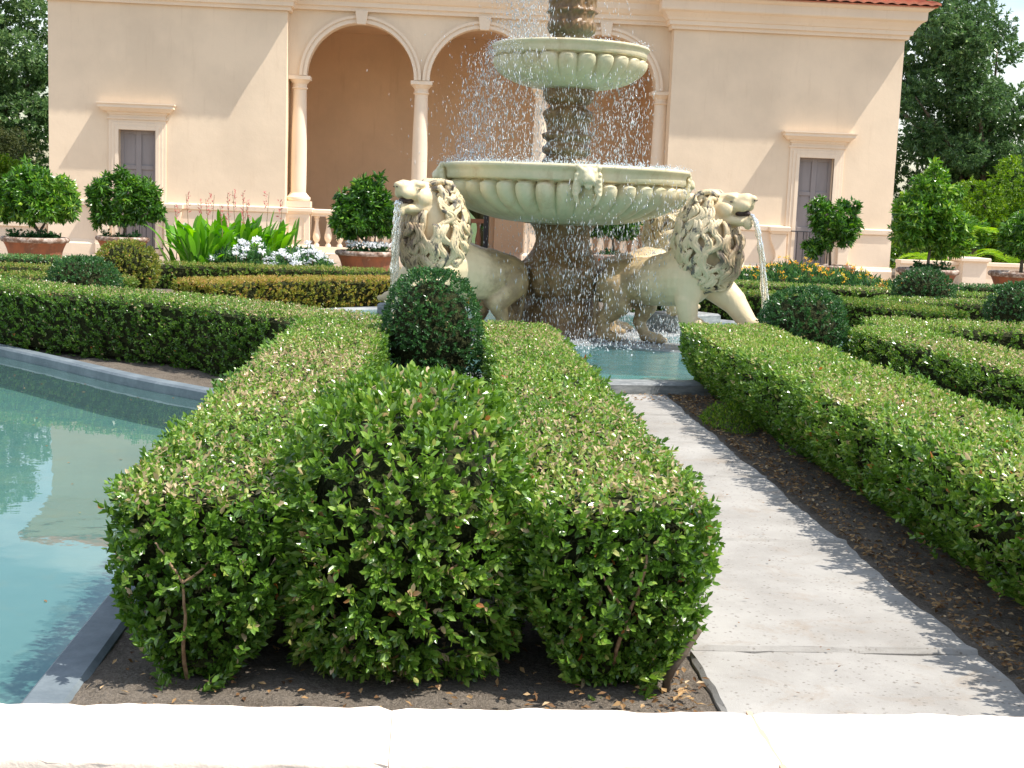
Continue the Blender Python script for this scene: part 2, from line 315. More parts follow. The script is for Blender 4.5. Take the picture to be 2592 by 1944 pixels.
# ------------------------------------------------------------------ foliage generator
def norm(a): return a/np.maximum(np.linalg.norm(a, axis=-1, keepdims=True), 1e-9)
def leaves(name, P, A, Nn, ln, wd, tint, mat, parent=None, detail=1, curl=.15):
    """P base, A axis, Nn normal, ln length, wd width"""
    A = norm(A); S = norm(np.cross(A, Nn)); Nn = np.cross(S, A); ln = ln[:, None]; wd = wd[:, None]; n = len(P)
    if detail == 2:
        pr = [(0, 0, 0), (.33, 0, -.02), (.68, 0, -.03-curl*.3), (1, 0, -curl), (.28, .42, .10), (.66, .40, .06-curl*.3), (.28, -.42, .10), (.66, -.40, .06-curl*.3)]
        V = np.stack([P+A*ln*a+S*wd*b+Nn*wd*c_ for a, b, c_ in pr], 1).reshape(-1, 3)
        o = (np.arange(n)*8)[:, None]
        T = np.concatenate([o+[0, 4, 1], o+[2, 5, 3], o+[0, 1, 6], o+[2, 3, 7]], 1).reshape(-1, 3)
        Q = np.concatenate([o+[1, 4, 5, 2], o+[1, 2, 7, 6]], 1).reshape(-1, 4)
        t = np.concatenate([np.repeat(tint, 4), np.repeat(tint, 2)]); F = [T, Q]
    else:
        pr = [(0, 0, 0), (.45, .5, .12), (1, 0, -curl), (.45, -.5, .12)]
        V = np.stack([P+A*ln*a+S*wd*b+Nn*wd*c_ for a, b, c_ in pr], 1).reshape(-1, 3)
        o = (np.arange(n)*4)[:, None]; F = [np.concatenate([o+[0, 2, 1], o+[0, 3, 2]], 1).reshape(-1, 3)]; t = np.repeat(tint, 2)
    return npmesh(name, V, F, mat, parent, tint=t)
def rdir(n): return norm(rng.normal(size=(n, 3)))
def sprigs(P, D, K, ln, spread=.62, space=.46):
    """opposite leaf pairs along twigs; returns base, axis, normal, length, sprig index"""
    n = len(P); T = norm(D+rdir(n)*spread); e1 = norm(np.cross(T, rdir(n))); e2 = np.cross(T, e1)
    out = [[], [], [], [], []]
    for k in range(K):
        ph = k*math.pi/2+rng.normal(0, .25, n)
        side = e1*np.cos(ph)[:, None]+e2*np.sin(ph)[:, None]
        for sg in (1, -1):
            s = side*sg; open_ = rng.uniform(.35, .95, n)[:, None]*(1.15-.55*k/K)
            out[0].append(P+T*((k-K*.6)*ln*space)); out[1].append(T*.9+s*open_+rdir(n)*.25); out[2].append(T*open_-s*.6+rdir(n)*.15)
            out[3].append(ln*rng.uniform(.75, 1.15, n)*(1-.25*(k == K-1))); out[4].append(np.arange(n))
    return [np.concatenate(x) for x in out]
def wob(P, s=1.0, seed=0.):
    x, y, z = P[:, 0]*s, P[:, 1]*s, P[:, 2]*s
    return (np.sin(7.1*x+3.3*z+seed)*np.cos(5.7*y-2.1*z+seed*1.7)+.6*np.sin(15.3*y+9*z+seed*2.3)*np.cos(13.1*x+seed)+.4*np.sin(31*x+27*z)*np.cos(29*y+11*z+seed))/2
def resample(poly, step):
    poly = np.asarray(poly, float); d = np.r_[0, np.cumsum(np.linalg.norm(np.diff(poly, axis=0), axis=1))]
    t = np.linspace(0, d[-1], max(2, int(d[-1]/step)+1)); return np.stack([np.interp(t, d, poly[:, k]) for k in range(poly.shape[1])], 1), d[-1]
def tints(n, base=.4, sp=.2, dry=.03, lo=.9, hi=1.):
    t = np.clip(rng.normal(base, sp, n), 0, .86); m = rng.random(n) < dry; t[m] = rng.uniform(lo, hi, m.sum()); return t
def hedge(label, poly, width, h=.42, ln=.024, dens=900, detail=1, mat=None, K=4, group=None, z0=.05, dry_top=.22, w2=None, base=.42, stems=True, name='box_hedge', near=None, rag=1.0, ends=True, extra=None, taper=.10, tz=.16):
    """poly centre line in plan; dens sprigs per square metre of clipped surface"""
    mat = mat or m_box
    if h < .38: z0 = 0.0; taper = .03
    root = empty(name, (poly[0][0], poly[0][1], 0)); tag(root, label, 'hedge', group)
    pts, length = resample(poly, .05); tang = norm(np.gradient(pts, axis=0)); nrm = np.stack([tang[:, 1], -tang[:, 0]], 1)
    tt = np.linspace(0, 1, len(pts)); W = np.interp(tt, [0, 1], [width, w2 or width])
    # core: solid dark hull that blocks see-through and stands for inner shade
    wt_ = .5-taper*1.2/width; cp = [(-.5, z0+tz), (-.5, h-.05), (-.42, h-.025), (.42, h-.025), (.5, h-.05), (.5, z0+tz), (wt_, z0+.03), (-wt_, z0+.03)]
    inset = .062; mb = MB(); V = []; F = []
    idx = list(range(0, len(pts), 3));
    if idx[-1] != len(pts)-1: idx.append(len(pts)-1)
    for q, i in enumerate(idx):
        c0 = pts[i].copy()
        if q == 0: c0 += tang[i]*.075
        if q == len(idx)-1: c0 -= tang[i]*.075
        for u, z in cp:
            uu = u*(W[i]-2*inset); V.append((c0[0]+nrm[i, 0]*uu, c0[1]+nrm[i, 1]*uu, z-.01))
    k = len(cp)
    for q in range(len(idx)-1):
        for j in range(k): F.append((q*k+j, q*k+(j+1) % k, (q+1)*k+(j+1) % k, (q+1)*k+j))
    F.append(tuple(range(k))[::-1]); F.append(tuple(range((len(idx)-1)*k, len(idx)*k)))
    mb.add(V, F); co = mb.build('shade_hull', m_core, root)
    # surface samples: u across perimeter
    per = width+2*(h-z0); n = int(length*per*dens)
    t = rng.random(n)*(len(pts)-1); i0 = np.minimum(t.astype(int), len(pts)-2); fr = (t-i0)[:, None]
    c0 = pts[i0]*(1-fr)+pts[i0+1]*fr; nn = norm(nrm[i0]*(1-fr)+nrm[i0+1]*fr); tg = tang[i0]; Wt = np.interp(t/(len(pts)-1), [0, 1], [width, w2 or width])
    s = rng.random(n)*per; top = (s > (h-z0)) & (s < (h-z0)+width)
    side = np.where(s <= (h-z0), -1., 1.); z = np.where(side < 0, z0+s, z0+(s-(h-z0)-width)); z = np.where(top, h, z)
    u = np.where(top, (s-(h-z0))/width-.5, side*.5)
    low = np.clip((z0+tz-z)/tz, 0, 1)
    sd = t/(len(pts)-1)*length; sd = np.minimum(sd, length-sd); rc = np.clip(1-sd/.10, 0, 1)**2
    off = (u*Wt-np.where(top, 0, side)*(low**1.5*taper))*(1-.20*rc)
    P = np.stack([c0[:, 0]+nn[:, 0]*off, c0[:, 1]+nn[:, 1]*off, z], 1)
    D = np.where(top[:, None], np.array([0, 0, 1.]), np.stack([nn[:, 0]*side, nn[:, 1]*side, np.zeros(n)], 1))
    # rounded shoulder
    edge = np.clip((np.abs(u)*Wt-(Wt/2-.05))/.05, 0, 1)*top; P[:, 2] -= edge**2*.022+rc*top*.022
    D = norm(D+np.where(top[:, None], np.stack([nn[:, 0]*np.sign(u), nn[:, 1]*np.sign(u), np.zeros(n)], 1)*edge[:, None]*.8, np.array([0, 0, .75])))
    Ps, Ds, Tp = [P], [D], [top]
    if ends:
        m = int(width*(h-z0)*dens*1.9)
        for e, sg in ((0, -1), (-1, 1)):
            we = W[e]; uu = rng.uniform(-.46, .46, m)*we; zz = rng.uniform(z0, h-.015, m); bl_ = (1-(np.abs(uu)/we*2)**3)*.03
            lowe = np.clip((z0+tz-zz)/tz, 0, 1); uu = uu*(1-lowe**1.5*taper*2/we); bl_ = bl_-.03
            PP = np.stack([pts[e, 0]+nrm[e, 0]*uu-sg*tang[e, 0]*(lowe**1.5*taper*.7-bl_), pts[e, 1]+nrm[e, 1]*uu-sg*tang[e, 1]*(lowe**1.5*taper*.7-bl_), zz], 1)
            Ps.append(PP); Ds.append(norm(np.tile([tang[e, 0]*sg, tang[e, 1]*sg, .3], (m, 1)))); Tp.append(np.zeros(m, bool))
    P = np.concatenate(Ps); D = np.concatenate(Ds); top = np.concatenate(Tp)
    if extra:
        E_ = np.array(extra, float); EP = E_[:, :3]+[poly[0][0], poly[0][1], 0]+norm(E_[:, 3:6])*.045
        P = np.concatenate([P, EP]); D = np.concatenate([D, norm(E_[:, 3:6])]); top = np.concatenate([top, np.zeros(len(EP), bool)])
    wv = wob(P, 1.0, poly[0][0])
    P = P+D*np.where(top, wv*.007-.006+rng.normal(0, .003, len(P)), wv*.024*rag-.014+rng.normal(0, .008, len(P))-.04*(rng.random(len(P)) < .28))[:, None]
    if near:   # split by distance for detail
        isn = P[:, 1] < near
    else: isn = np.zeros(len(P), bool)
    groups = [(isn, 2), (~isn, detail)] if near else [(np.ones(len(P), bool), detail)]
    for msk, det in groups:
        if msk.sum() == 0: continue
        p, d, tp = P[msk], D[msk], top[msk]
        pb, A, Nn, l, si = sprigs(p, d, K, ln)
        tps = tp[si]
        keep = ~(tps & (pb[:, 2] > h+.012)); pb, A, Nn, l, si, tps = pb[keep], A[keep], Nn[keep], l[keep], si[keep], tps[keep]
        A = np.where(tps[:, None], norm(A)*[1, 1, .55], A)
        l = np.where(tps, l*.78, l)*rng.uniform(.8, 1.15, len(p))[si]
        sb = (rng.normal(0, .10, len(p))+wob(p, .6, 3)*.12)[si]
        ti = np.clip(rng.normal(base, .14, len(pb))+sb+np.where(tps, .20, 0), 0, .86)  # tops tinted lighter: sunlit gloss put into the colour, plus cut leaf edges
        dry = rng.random(len(pb)) < np.where(tps, dry_top*np.clip(.8+wob(p, .35, 9)[si]*1.2, .15, 2), .012)
        ti[dry] = rng.uniform(.885, .97, dry.sum()); rd = rng.random(len(pb)) < .003; ti[rd] = 1
        leaves('foliage', pb-np.array([poly[0][0], poly[0][1], 0]), A, Nn, l, l*rng.uniform(.48, .6, len(l)), ti, mat, root, det)
    co.data.transform(Matrix.Translation((-poly[0][0], -poly[0][1], 0)))
    if stems:
        mb = MB(); q, _ = resample(poly, .28); mb.tube([(x-poly[0][0], y-poly[0][1], -.03) for x, y in q], .02, 5)
        for x, y in q[1:]:
            for _k in range(2):
                bx, by = x+random.uniform(-.015, .015)-poly[0][0], y+random.uniform(-.015, .015)-poly[0][1]
                mb.tube([(bx, by, -.02), (bx+random.uniform(-.02, .02), by+random.uniform(-.02, .02), .07), (bx+random.uniform(-.07, .07), by+random.uniform(-.07, .07), .2)], [.010, .008, .006], 6)
        mb.build('stems', m_bark, root, smooth=True)
    return root
def topiary(label, x, y, rx, ry, zt, zb=.05, ln=.022, dens=1100, detail=1, mat=None, K=4, base=.35, group='clipped box balls', name='topiary_ball', power=2.6, near=False, rag=1., dry=.02):
    mat = mat or m_dbox; root = empty(name, (x, y, 0)); tag(root, label, 'topiary', group)
    zc = (zt+zb)/2; rz = (zt-zb)/2
    n = int(4*math.pi*((rx*ry*rz)**(2/3))*dens*1.15); d = rdir(n)
    e = (np.abs(d)**power).sum(1)**(-1/power); P = d*e[:, None]*np.array([rx, ry, rz]); D = norm(P/np.array([rx, ry, rz])**2)
    P = P*(1+(wob(P, 1.2, x)*.05*rag-.04+rng.normal(0, .02, n))[:, None])+[0, 0, zc]
    keep = P[:, 2] > .02; P, D = P[keep], D[keep]
    D = norm(D+[0, 0, .3])
    pb, A, Nn, l, si = sprigs(P, D, K, ln)
    ti = np.clip(rng.normal(base, .15, len(pb))+(rng.normal(0, .1, len(P)))[si], 0, .86); dr = rng.random(len(pb)) < dry; ti[dr] = rng.uniform(.88, 1, dr.sum())
    leaves('foliage', pb, A, Nn, l, l*rng.uniform(.48, .6, len(l)), ti, mat, root, 2 if near else detail)
    mb = MB(); sg, rg = 20, 14; V = []
    mb.ball((0, 0, zc), (rx*.80, ry*.80, rz*.84), sg, rg); mb.build('shade_hull', m_core, root, smooth=True)  # solid dark hull, shade inside the ball put into its colour
    mb = MB()
    for k in range(4):
        a = random.uniform(0, 6.28); mb.tube([(.03*math.cos(a), .03*math.sin(a), -.02), (.05*math.cos(a), .05*math.sin(a), .08), (.12*math.cos(a), .12*math.sin(a), .2)], [.014, .011, .008], 6)
    mb.build('stems', m_bark, root, smooth=True)
    return root
def crown(name, parent, blobs, n, ln, mat, base=.4, sp=.18, shell=.55, detail=1, ratio=.45, droop=0., K=5, out=.9, space=.3, spread=.8):
    """blobs: (x,y,z,rx,ry,rz) local clumps; twigs of leaves near their shells"""
    B = np.array(blobs); vol = (B[:, 3]*B[:, 4]*B[:, 5])**(2/3); cnt = np.maximum(1, (n/(2*K)*vol/vol.sum())).astype(int)
    Ps, Ds, Bt = [], [], []
    for b, k in zip(B, cnt):
        d = rdir(k); r = rng.uniform(shell, 1, k)**.6; Ps.append(b[:3]+d*r[:, None]*b[3:6]); Ds.append(norm(d*out+[0, 0, .25-droop])); Bt.append(np.full(k, rng.normal(0, .06)))
    P, D, Bt = np.concatenate(Ps), np.concatenate(Ds), np.concatenate(Bt)
    pb, A, Nn, l, si = sprigs(P, D, K, ln, spread, space); A = norm(A)+[0, 0, -droop]
    ti = np.clip(rng.normal(base, sp, len(pb))+Bt[si], 0, 1)
    return leaves(name, pb, A, Nn, l, l*rng.uniform(ratio*.85, ratio*1.15, len(l)), ti, mat, parent, detail, .25)

# ------------------------------------------------------------------ ground, soil, pool, path
FX, FY = 1.04, 10.4
pool_in = [(-.82, .2), (-.82, 7.02), (-1.18, 7.33), (-1.70, 7.80), (-2.29, 8.48), (-2.95, 9.20), (-3.7, 9.95), (-4.6, 10.6), (-9, 10.9), (-9, .2)]
def in_poly(x, y, poly):
    c = False; n = len(poly)
    for i in range(n):
        x0, y0 = poly[i]; x1, y1 = poly[(i+1) % n]
        if (y0 > y) != (y1 > y) and x < (x1-x0)*(y-y0)/(y1-y0)+x0: c = not c
    return c
def offset_line(pts, d):
    pts = np.asarray(pts, float); t = norm(np.gradient(pts, axis=0)); return pts+np.stack([t[:, 1], -t[:, 0]], 1)*d
pool_cut = [(-.775, .2), (-.775, 7.05), (-1.14, 7.38), (-1.66, 7.85), (-2.25, 8.53), (-2.91, 9.26), (-3.66, 10.02), (-4.58, 10.68), (-9, 11), (-9, .2)]
gx = np.linspace(-9, 5, 281); gy = np.linspace(-.0, 14, 281)
V = []; 
for y in gy:
    for x in gx:
        e = min(1, min(x+9, 5-x, y, 14-y)*2)
        onp = .62 < x < 1.46
        z = 0 if onp else .010*math.sin(3.1*x+1.3*y)*math.sin(2.7*y-x)+.008*math.sin(17*x)*math.cos(13*y)+random.uniform(-.003, .003)
        if -1 < x < 3.2 and y < 8 and not onp: z += .006
        V.append((x, y, z*e))
F = []; nx = len(gx)
for j in range(len(gy)-1):
    for i in range(nx-1):
        cx_, cy_ = (gx[i]+gx[i+1])/2, (gy[j]+gy[j+1])/2
        if (cx_ < -.7 and in_poly(cx_, cy_, pool_cut)) or math.hypot(cx_-FX, cy_-FY) < 2.62: continue
        F.append((j*nx+i, j*nx+i+1, (j+1)*nx+i+1, (j+1)*nx+i))
mb = MB(); mb.add(V, F)
B_ = 1500
for x0, x1, y0, y1 in ((-B_, B_, 14, B_), (-B_, B_, -B_, 0), (-B_, -9, 0, 14), (5, B_, 0, 14)): mb.add([(x0, y0, 0), (x1, y0, 0), (x1, y1, 0), (x0, y1, 0)], [(0, 1, 2, 3)])
tag(mb.build('ground', m_soil, smooth=True), kind='structure')
mb = MB(); mb.add([(-60, 28.5, .006), (60, 28.5, .006), (60, 200, .006), (-60, 200, .006)], [(0, 1, 2, 3)]); tag(mb.build('grass', m_grass), kind='structure')
mb = MB(); mb.add([(-14, 15.6, .006), (16, 15.6, .006), (16, 23.5, .006), (-14, 23.5, .006)], [(0, 1, 2, 3)]); tag(mb.build('gravel_court', m_gravel), kind='structure')
mb = MB(); mb.add([(-9.2, 0, -.22), (-.6, 0, -.22), (-.6, 11.4, -.22), (-9.2, 11.4, -.22)], [(0, 1, 2, 3)]); tag(mb.build('pool_floor', m_floor), kind='structure')
mb = MB(); mb.add([(x, y, -.035) for x, y in pool_in], [tuple(range(len(pool_in)))]); tag(mb.build('pool_water', m_still), kind='structure')
# paved path: slabs with worn joints
pth = []
ys = [1.2, 2.0, 3.19, 4.30, 5.35, 6.13, 6.95, 7.86]
for k in range(len(ys)-1):
    mb = MB(); a, b = ys[k]+.012, ys[k+1]-.012; nxp, nyp = 14, 18; V = []; F = []
    def ex(y, s): return s*(.007*math.sin(6*y+s)+.004*math.sin(15*y)+.0025*math.sin(47*y))
    for z, ins in ((-.05, .0), (.008, .0), (.018, .010)):
        ring = []
        for i in range(nxp+1): ring.append((.67+(1.42-.67)*i/nxp, a+ins))
        for j in range(1, nyp+1): ring.append((1.42-ins, a+(b-a)*j/nyp))
        for i in range(1, nxp+1): ring.append((1.42-(1.42-.67)*i/nxp, b-ins))
        for j in range(1, nyp): ring.append((.67+ins, b-(b-a)*j/nyp))
        for x, y in ring:
            s = 1 if x > 1.04 else -1; f = abs(x-1.04)/.37
            V.append((x+ex(y, s)*f, y+.005*math.sin(31*x+k)*math.sin(13*x), z+(random.uniform(-.0035, .002) if z > .015 else 0)))
    m_ = len(ring)
    for q in range(2):
        for i in range(m_): F.append((q*m_+i, q*m_+(i+1) % m_, (q+1)*m_+(i+1) % m_, (q+1)*m_+i))
    F.append(tuple(range(2*m_, 3*m_))); mb.add(V, F)
    pth.append(mb)
root = mb0 = MB()
for q in pth:
    mb0.v += q.v
    for kk, fs in q.f.items(): mb0.f.setdefault(kk, []).extend([[i+mb0.n for i in f] for f in fs])
    mb0.n += q.n
tag(mb0.build('path', m_path), kind='structure')
# pool coping
def coping(name, inner, outer, z0, z1, mat):
    n = len(inner); V = []; F = []; b = .012
    for i in range(n):
        (xi, yi), (xo, yo) = inner[i], outer[i]; dx, dy = xo-xi, yo-yi; l = math.hypot(dx, dy); dx, dy = dx/l, dy/l
        V += [(xi, yi, z0), (xi, yi, z1-b), (xi+dx*b, yi+dy*b, z1), (xo-dx*b, yo-dy*b, z1), (xo, yo, z1-b), (xo, yo, z0)]
    for i in range(n-1):
        for j in range(5): F.append((i*6+j, i*6+j+1, (i+1)*6+j+1, (i+1)*6+j))
    F.append((0, 1, 2, 3, 4, 5)); F.append(tuple(range((n-1)*6, n*6))[::-1])
    mb = MB(); mb.add(V, F); return sm30(mb.build(name, mat))
def smooth_line(p, step=.12):
    p = np.asarray(p, float)
    for _ in range(3):
        q = [p[0]]
        for i in range(len(p)-1): q += [.75*p[i]+.25*p[i+1], .25*p[i]+.75*p[i+1]]
        q.append(p[-1]); p = np.array(q)
    return p
pi_ = smooth_line([(-.83, .2), (-.83, 3), (-.83, 6.4), (-.83, 6.98), (-1.18, 7.30), (-1.70, 7.78), (-2.29, 8.46), (-2.95, 9.17), (-3.7, 9.93), (-4.6, 10.56), (-9, 10.86)])
po_ = offset_line(pi_, .105)
tag(coping('pool_coping', [tuple(p) for p in pi_], [tuple(p) for p in po_], -.24, .024, m_coping), 'blue painted concrete rim curving around the still pool', 'pool edging')
# fallen leaves on the soil
n = 7600
P = np.concatenate([np.stack([1.45+rng.random(n//2)**1.6*.35, rng.uniform(2.2, 8, n//2), np.full(n//2, .012)], 1), np.stack([rng.uniform(-.72, .67, n//3), rng.uniform(2.2, 7.6, n//3), np.full(n//3, .014)], 1),
    np.stack([.62-rng.random(500)**2*.2, rng.uniform(2.2, 4, 500), np.full(500, .014)], 1), np.stack([rng.uniform(1.0, 2.0, 500), 7.45+rng.uniform(0, .45, 500), np.full(500, .012)], 1)])
k = len(P); P[:, 2] += rng.uniform(.002, .012, k)
leaves('fallen_leaves', P, np.stack([rng.normal(size=k), rng.normal(size=k), rng.normal(0, .25, k)], 1), np.stack([rng.normal(0, .35, k), rng.normal(0, .35, k), np.ones(k)], 1), rng.uniform(.012, .027, k), rng.uniform(.007, .014, k), rng.random(k)*.96, m_litter)
tag(bpy.data.objects['fallen_leaves'], 'dry brown box leaves scattered on the soil beside the path', 'leaf litter', kind='stuff')
P = np.stack([rng.uniform(.72, 1.4, 46), rng.uniform(2.5, 7.6, 46), np.full(46, .028)], 1)
leaves('path_debris', P, np.stack([rng.normal(size=46), rng.normal(size=46), rng.normal(0, .1, 46)], 1), np.tile([0, 0, 1.], (46, 1)), rng.uniform(.008, .022, 46), rng.uniform(.003, .008, 46), rng.random(46)*.4, m_litter)
tag(bpy.data.objects['path_debris'], 'specks of leaf and twig lying on the concrete path', 'debris', kind='stuff')
n = 60; P = np.stack([rng.uniform(-4, -1, n), rng.uniform(2.6, 8, n), np.full(n, -.033)], 1); P = P[[in_poly(x, y, pool_in) for x, y, _ in P]]; n = len(P)
leaves('floating_leaves', P, np.stack([rng.normal(size=n), rng.normal(size=n), np.zeros(n)], 1), np.tile([0, 0, 1.], (n, 1)), rng.uniform(.012, .024, n), rng.uniform(.006, .011, n), rng.random(n), m_litter)
tag(bpy.data.objects['floating_leaves'], 'tiny leaves and specks floating on the still pool', 'leaf litter', kind='stuff')
# green ground cover clump
n = 1500; a = rng.uniform(0, 6.28, n); r = np.sqrt(rng.random(n)); P = np.stack([r*np.cos(a)*.13, r*np.sin(a)*.33, .02+(1-r**2)*.12*rng.random(n)], 1)
g = leaves('ground_cover_clump', P, rdir(n)*.8+[0, 0, .7], rdir(n)*.5+[0, 0, 1], np.full(n, .022), np.full(n, .008), rng.random(n), m_shrub); g.location = (1.56, 6.7, 0)
tag(g, 'small feathery green weed clump between the path and the hedge', 'weed')

# ------------------------------------------------------------------ parapet in front of the camera
wal = empty('low_parapet_wall', (0, 1.705, 0)); tag(wal, 'low whitewashed parapet with stone coping across the foreground', 'wall')
mb = MB(); mb.box(-3, 3, -.06, .06, -.05, .30); mb.build('wall_core', m_lowall, wal)
xj = [-3, -1.45, -.03, .475, 1.9, 3.0]
for a, b in zip(xj[:-1], xj[1:]):
    bm = bmesh.new(); nx_, ny_, nz_ = int((b-a)/.02), 8, 4
    me = bpy.data.meshes.new('coping_stone'); mb = MB(); V = []; F = []
    prof = []
    W_, H_, rr = .092, .10, .011
    for (cx_, cz_, a0) in ((W_-rr, .40-rr, 0), (-W_+rr, .40-rr, 90)):
        for q in range(5): t = R(a0+q*22.5); prof.append((cx_+rr*math.cos(t), cz_+rr*math.sin(t)))
    prof += [(-W_, .305), (W_, .305)]
    pr2 = []
    for i in range(len(prof)):
        p, q = prof[i], prof[(i+1) % len(prof)]; d = math.dist(p, q); m_ = max(1, int(d/.02))
        for s in range(m_): pr2.append((p[0]+(q[0]-p[0])*s/m_, p[1]+(q[1]-p[1])*s/m_))
    np_ = len(pr2); ga, gb = a+(.0004 if a == -.03 else .0015), b-(.0004 if b == -.03 else .0015)
    for i in range(nx_+1):
        x = ga+(gb-ga)*i/nx_; e = .004 if i in (0, nx_) else 0
        for (y, z) in pr2:
            w_ = .0004*math.sin(23*x+40*y)+.0004*math.sin(57*x+11*z)+random.uniform(-.0005, .0005)-(.0022*random.random() if random.random() < .05 else 0); edge = abs(y) > W_-.03 and z > .37
            yy = y*(1-e*6)+w_*(2.2 if edge else 1); V.append((x, yy, z-e+w_*(1.5 if edge else .6)))
    for i in range(nx_):
        for j in range(np_): F.append((i*np_+j, (i+1)*np_+j, (i+1)*np_+(j+1) % np_, i*np_+(j+1) % np_))
    F.append(tuple(range(np_))); F.append(tuple(range(nx_*np_, (nx_+1)*np_))[::-1]); mb.add(V, F)
    sm30(mb.build('coping_stone', m_ledge, wal), 50)
mb = MB()
for x in (-1.45, .475, 1.9): mb.box(x-.004, x+.004, -.10, .10, .31, .396)
mb.build('mortar_joints', m_mortar, wal)

# ------------------------------------------------------------------ hedges
U_ = random.uniform
EXR = [(.185, U_(.0, 1.2), U_(.14, .42), 1, U_(-.3, .3), U_(-.1, .7)) for _ in range(34)]+[(U_(-.15, .15), .0, U_(.12, .4), U_(-.3, .3), -1, U_(0, .8)) for _ in range(16)]
EXL = [(U_(-.15, .15), .0, U_(.12, .4), U_(-.3, .3), -1, U_(0, .8)) for _ in range(16)]+[(-.175, U_(0, .9), U_(.12, .42), -1, 0, U_(0, .8)) for _ in range(26)]
EXM = [(-.27, U_(.3, 4.5), U_(.1, .42), -1, U_(-.3, .3), U_(.3, 1.2)) for _ in range(110)]+[(U_(-.25, .25), U_(.3, 4.5), .41, U_(-.3, .3), U_(-.3, .3), 1) for _ in range(90)]
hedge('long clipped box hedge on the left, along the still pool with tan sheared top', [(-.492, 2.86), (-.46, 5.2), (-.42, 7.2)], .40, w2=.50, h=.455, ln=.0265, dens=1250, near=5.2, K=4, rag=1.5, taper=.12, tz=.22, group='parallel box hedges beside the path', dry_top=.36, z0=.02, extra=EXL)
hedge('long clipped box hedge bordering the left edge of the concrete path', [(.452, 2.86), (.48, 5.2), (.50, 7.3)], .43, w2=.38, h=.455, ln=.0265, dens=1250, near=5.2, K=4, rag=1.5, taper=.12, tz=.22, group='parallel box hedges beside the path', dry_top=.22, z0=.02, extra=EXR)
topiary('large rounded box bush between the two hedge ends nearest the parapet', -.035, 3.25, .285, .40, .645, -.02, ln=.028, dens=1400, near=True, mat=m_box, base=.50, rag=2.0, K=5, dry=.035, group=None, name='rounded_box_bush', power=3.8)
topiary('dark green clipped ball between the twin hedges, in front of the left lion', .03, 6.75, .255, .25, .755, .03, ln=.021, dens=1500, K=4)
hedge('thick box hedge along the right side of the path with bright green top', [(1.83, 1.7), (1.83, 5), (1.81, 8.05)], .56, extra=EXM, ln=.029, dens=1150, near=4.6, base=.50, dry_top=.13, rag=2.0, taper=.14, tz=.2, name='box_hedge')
topiary('dark box ball to the right of the right-hand lion, at the hedge end', 2.38, 8.35, .275, .27, .64, .03, ln=.023, dens=1300)
hedge('box hedge running parallel behind the thick right-hand hedge', [(3.0, 4.3), (2.95, 6.5), (2.86, 8.3)], .50, ln=.027, dens=900, base=.46, dry_top=.25)
hedge('cross hedge at the far right, joining the second hedge at its far end', [(2.95, 8.75), (4.2, 8.65), (6.5, 8.6)], .62, ln=.027, dens=800, base=.46, dry_top=.25)
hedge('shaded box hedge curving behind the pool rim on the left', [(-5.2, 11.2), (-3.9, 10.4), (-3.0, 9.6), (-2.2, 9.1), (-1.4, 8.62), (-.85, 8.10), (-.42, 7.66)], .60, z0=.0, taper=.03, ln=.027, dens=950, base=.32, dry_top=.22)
def arc(r, a0, a1, n=14, cx=FX, cy=FY): return [(cx+r*math.cos(R(a0+(a1-a0)*i/n)), cy+r*math.sin(R(a0+(a1-a0)*i/n))) for i in range(n+1)]
hedge('bronzed orange-brown box hedge curving behind the fountain basin on the left', arc(3.65, 97, 150), .5, h=.30, ln=.028, dens=800, mat=m_obox, base=.45, dry_top=.1)
hedge('green box hedge curving behind the fountain basin on the right', arc(3.6, 15, 72), .5, h=.32, ln=.028, dens=750, mat=m_gbox, base=.35, dry_top=.1)
hedge('low box hedge with a shaded face across the right side behind the lions', [(4.3, 12.6), (5.6, 12.5), (7.4, 12.3)], .5, h=.34, ln=.028, dens=750, base=.36)
hedge('thin hedge row just in front of the right-hand flower bed', [(1.9, 15.6), (3.4, 15.4), (5.2, 14.8), (7.5, 14.2)], .45, h=.30, ln=.03, dens=550, base=.42)
hedge('yellow-green hedge row behind the bronzed hedge on the left', [(-3.4, 15.3), (-1.4, 15.4), (.4, 15.5)], .45, h=.29, ln=.03, dens=550, mat=m_gbox, base=.5)
hedge('low green hedge row nearest to the dark left ball', [(-7, 12.1), (-4.5, 12.2), (-2.6, 12.1)], .45, h=.32, ln=.03, dens=550, mat=m_gbox, base=.42)
hedge('yellow-green hedge row on the far left, second from the pots', [(-8, 13.6), (-5.5, 13.8), (-3.4, 13.8)], .45, h=.30, ln=.03, dens=500, mat=m_gbox, base=.52)
hedge('dark green hedge row on the far left, right under the potted trees', [(-9, 15.2), (-6, 15.5), (-3.6, 15.5)], .5, h=.30, ln=.03, dens=500, mat=m_dbox, base=.55)
hedge('short dark hedge at the right edge of the photo under a terracotta pot', [(6.35, 15.7), (9.5, 15.7)], .4, h=.34, ln=.03, dens=550, mat=m_dbox, base=.4)
topiary('low dark green box dome on the left, in front of the bronzed dome', -2.80, 11.2, .30, .30, .54, .03, ln=.026, dens=800, base=.38, power=2.2)
topiary('bronze tinged box dome on the left below the second potted tree', -2.95, 13.5, .31, .31, .60, .03, ln=.027, dens=800, mat=m_obox, base=.30, power=2.2)
topiary('green box dome at the right below the terracotta pot', 5.05, 13.4, .31, .31, .60, .03, ln=.026, dens=800, power=2.2)
topiary('dark box dome cut off by the right edge of the photo', 4.95, 11.0, .24, .28, .60, .03, ln=.026, dens=800, power=2.2)
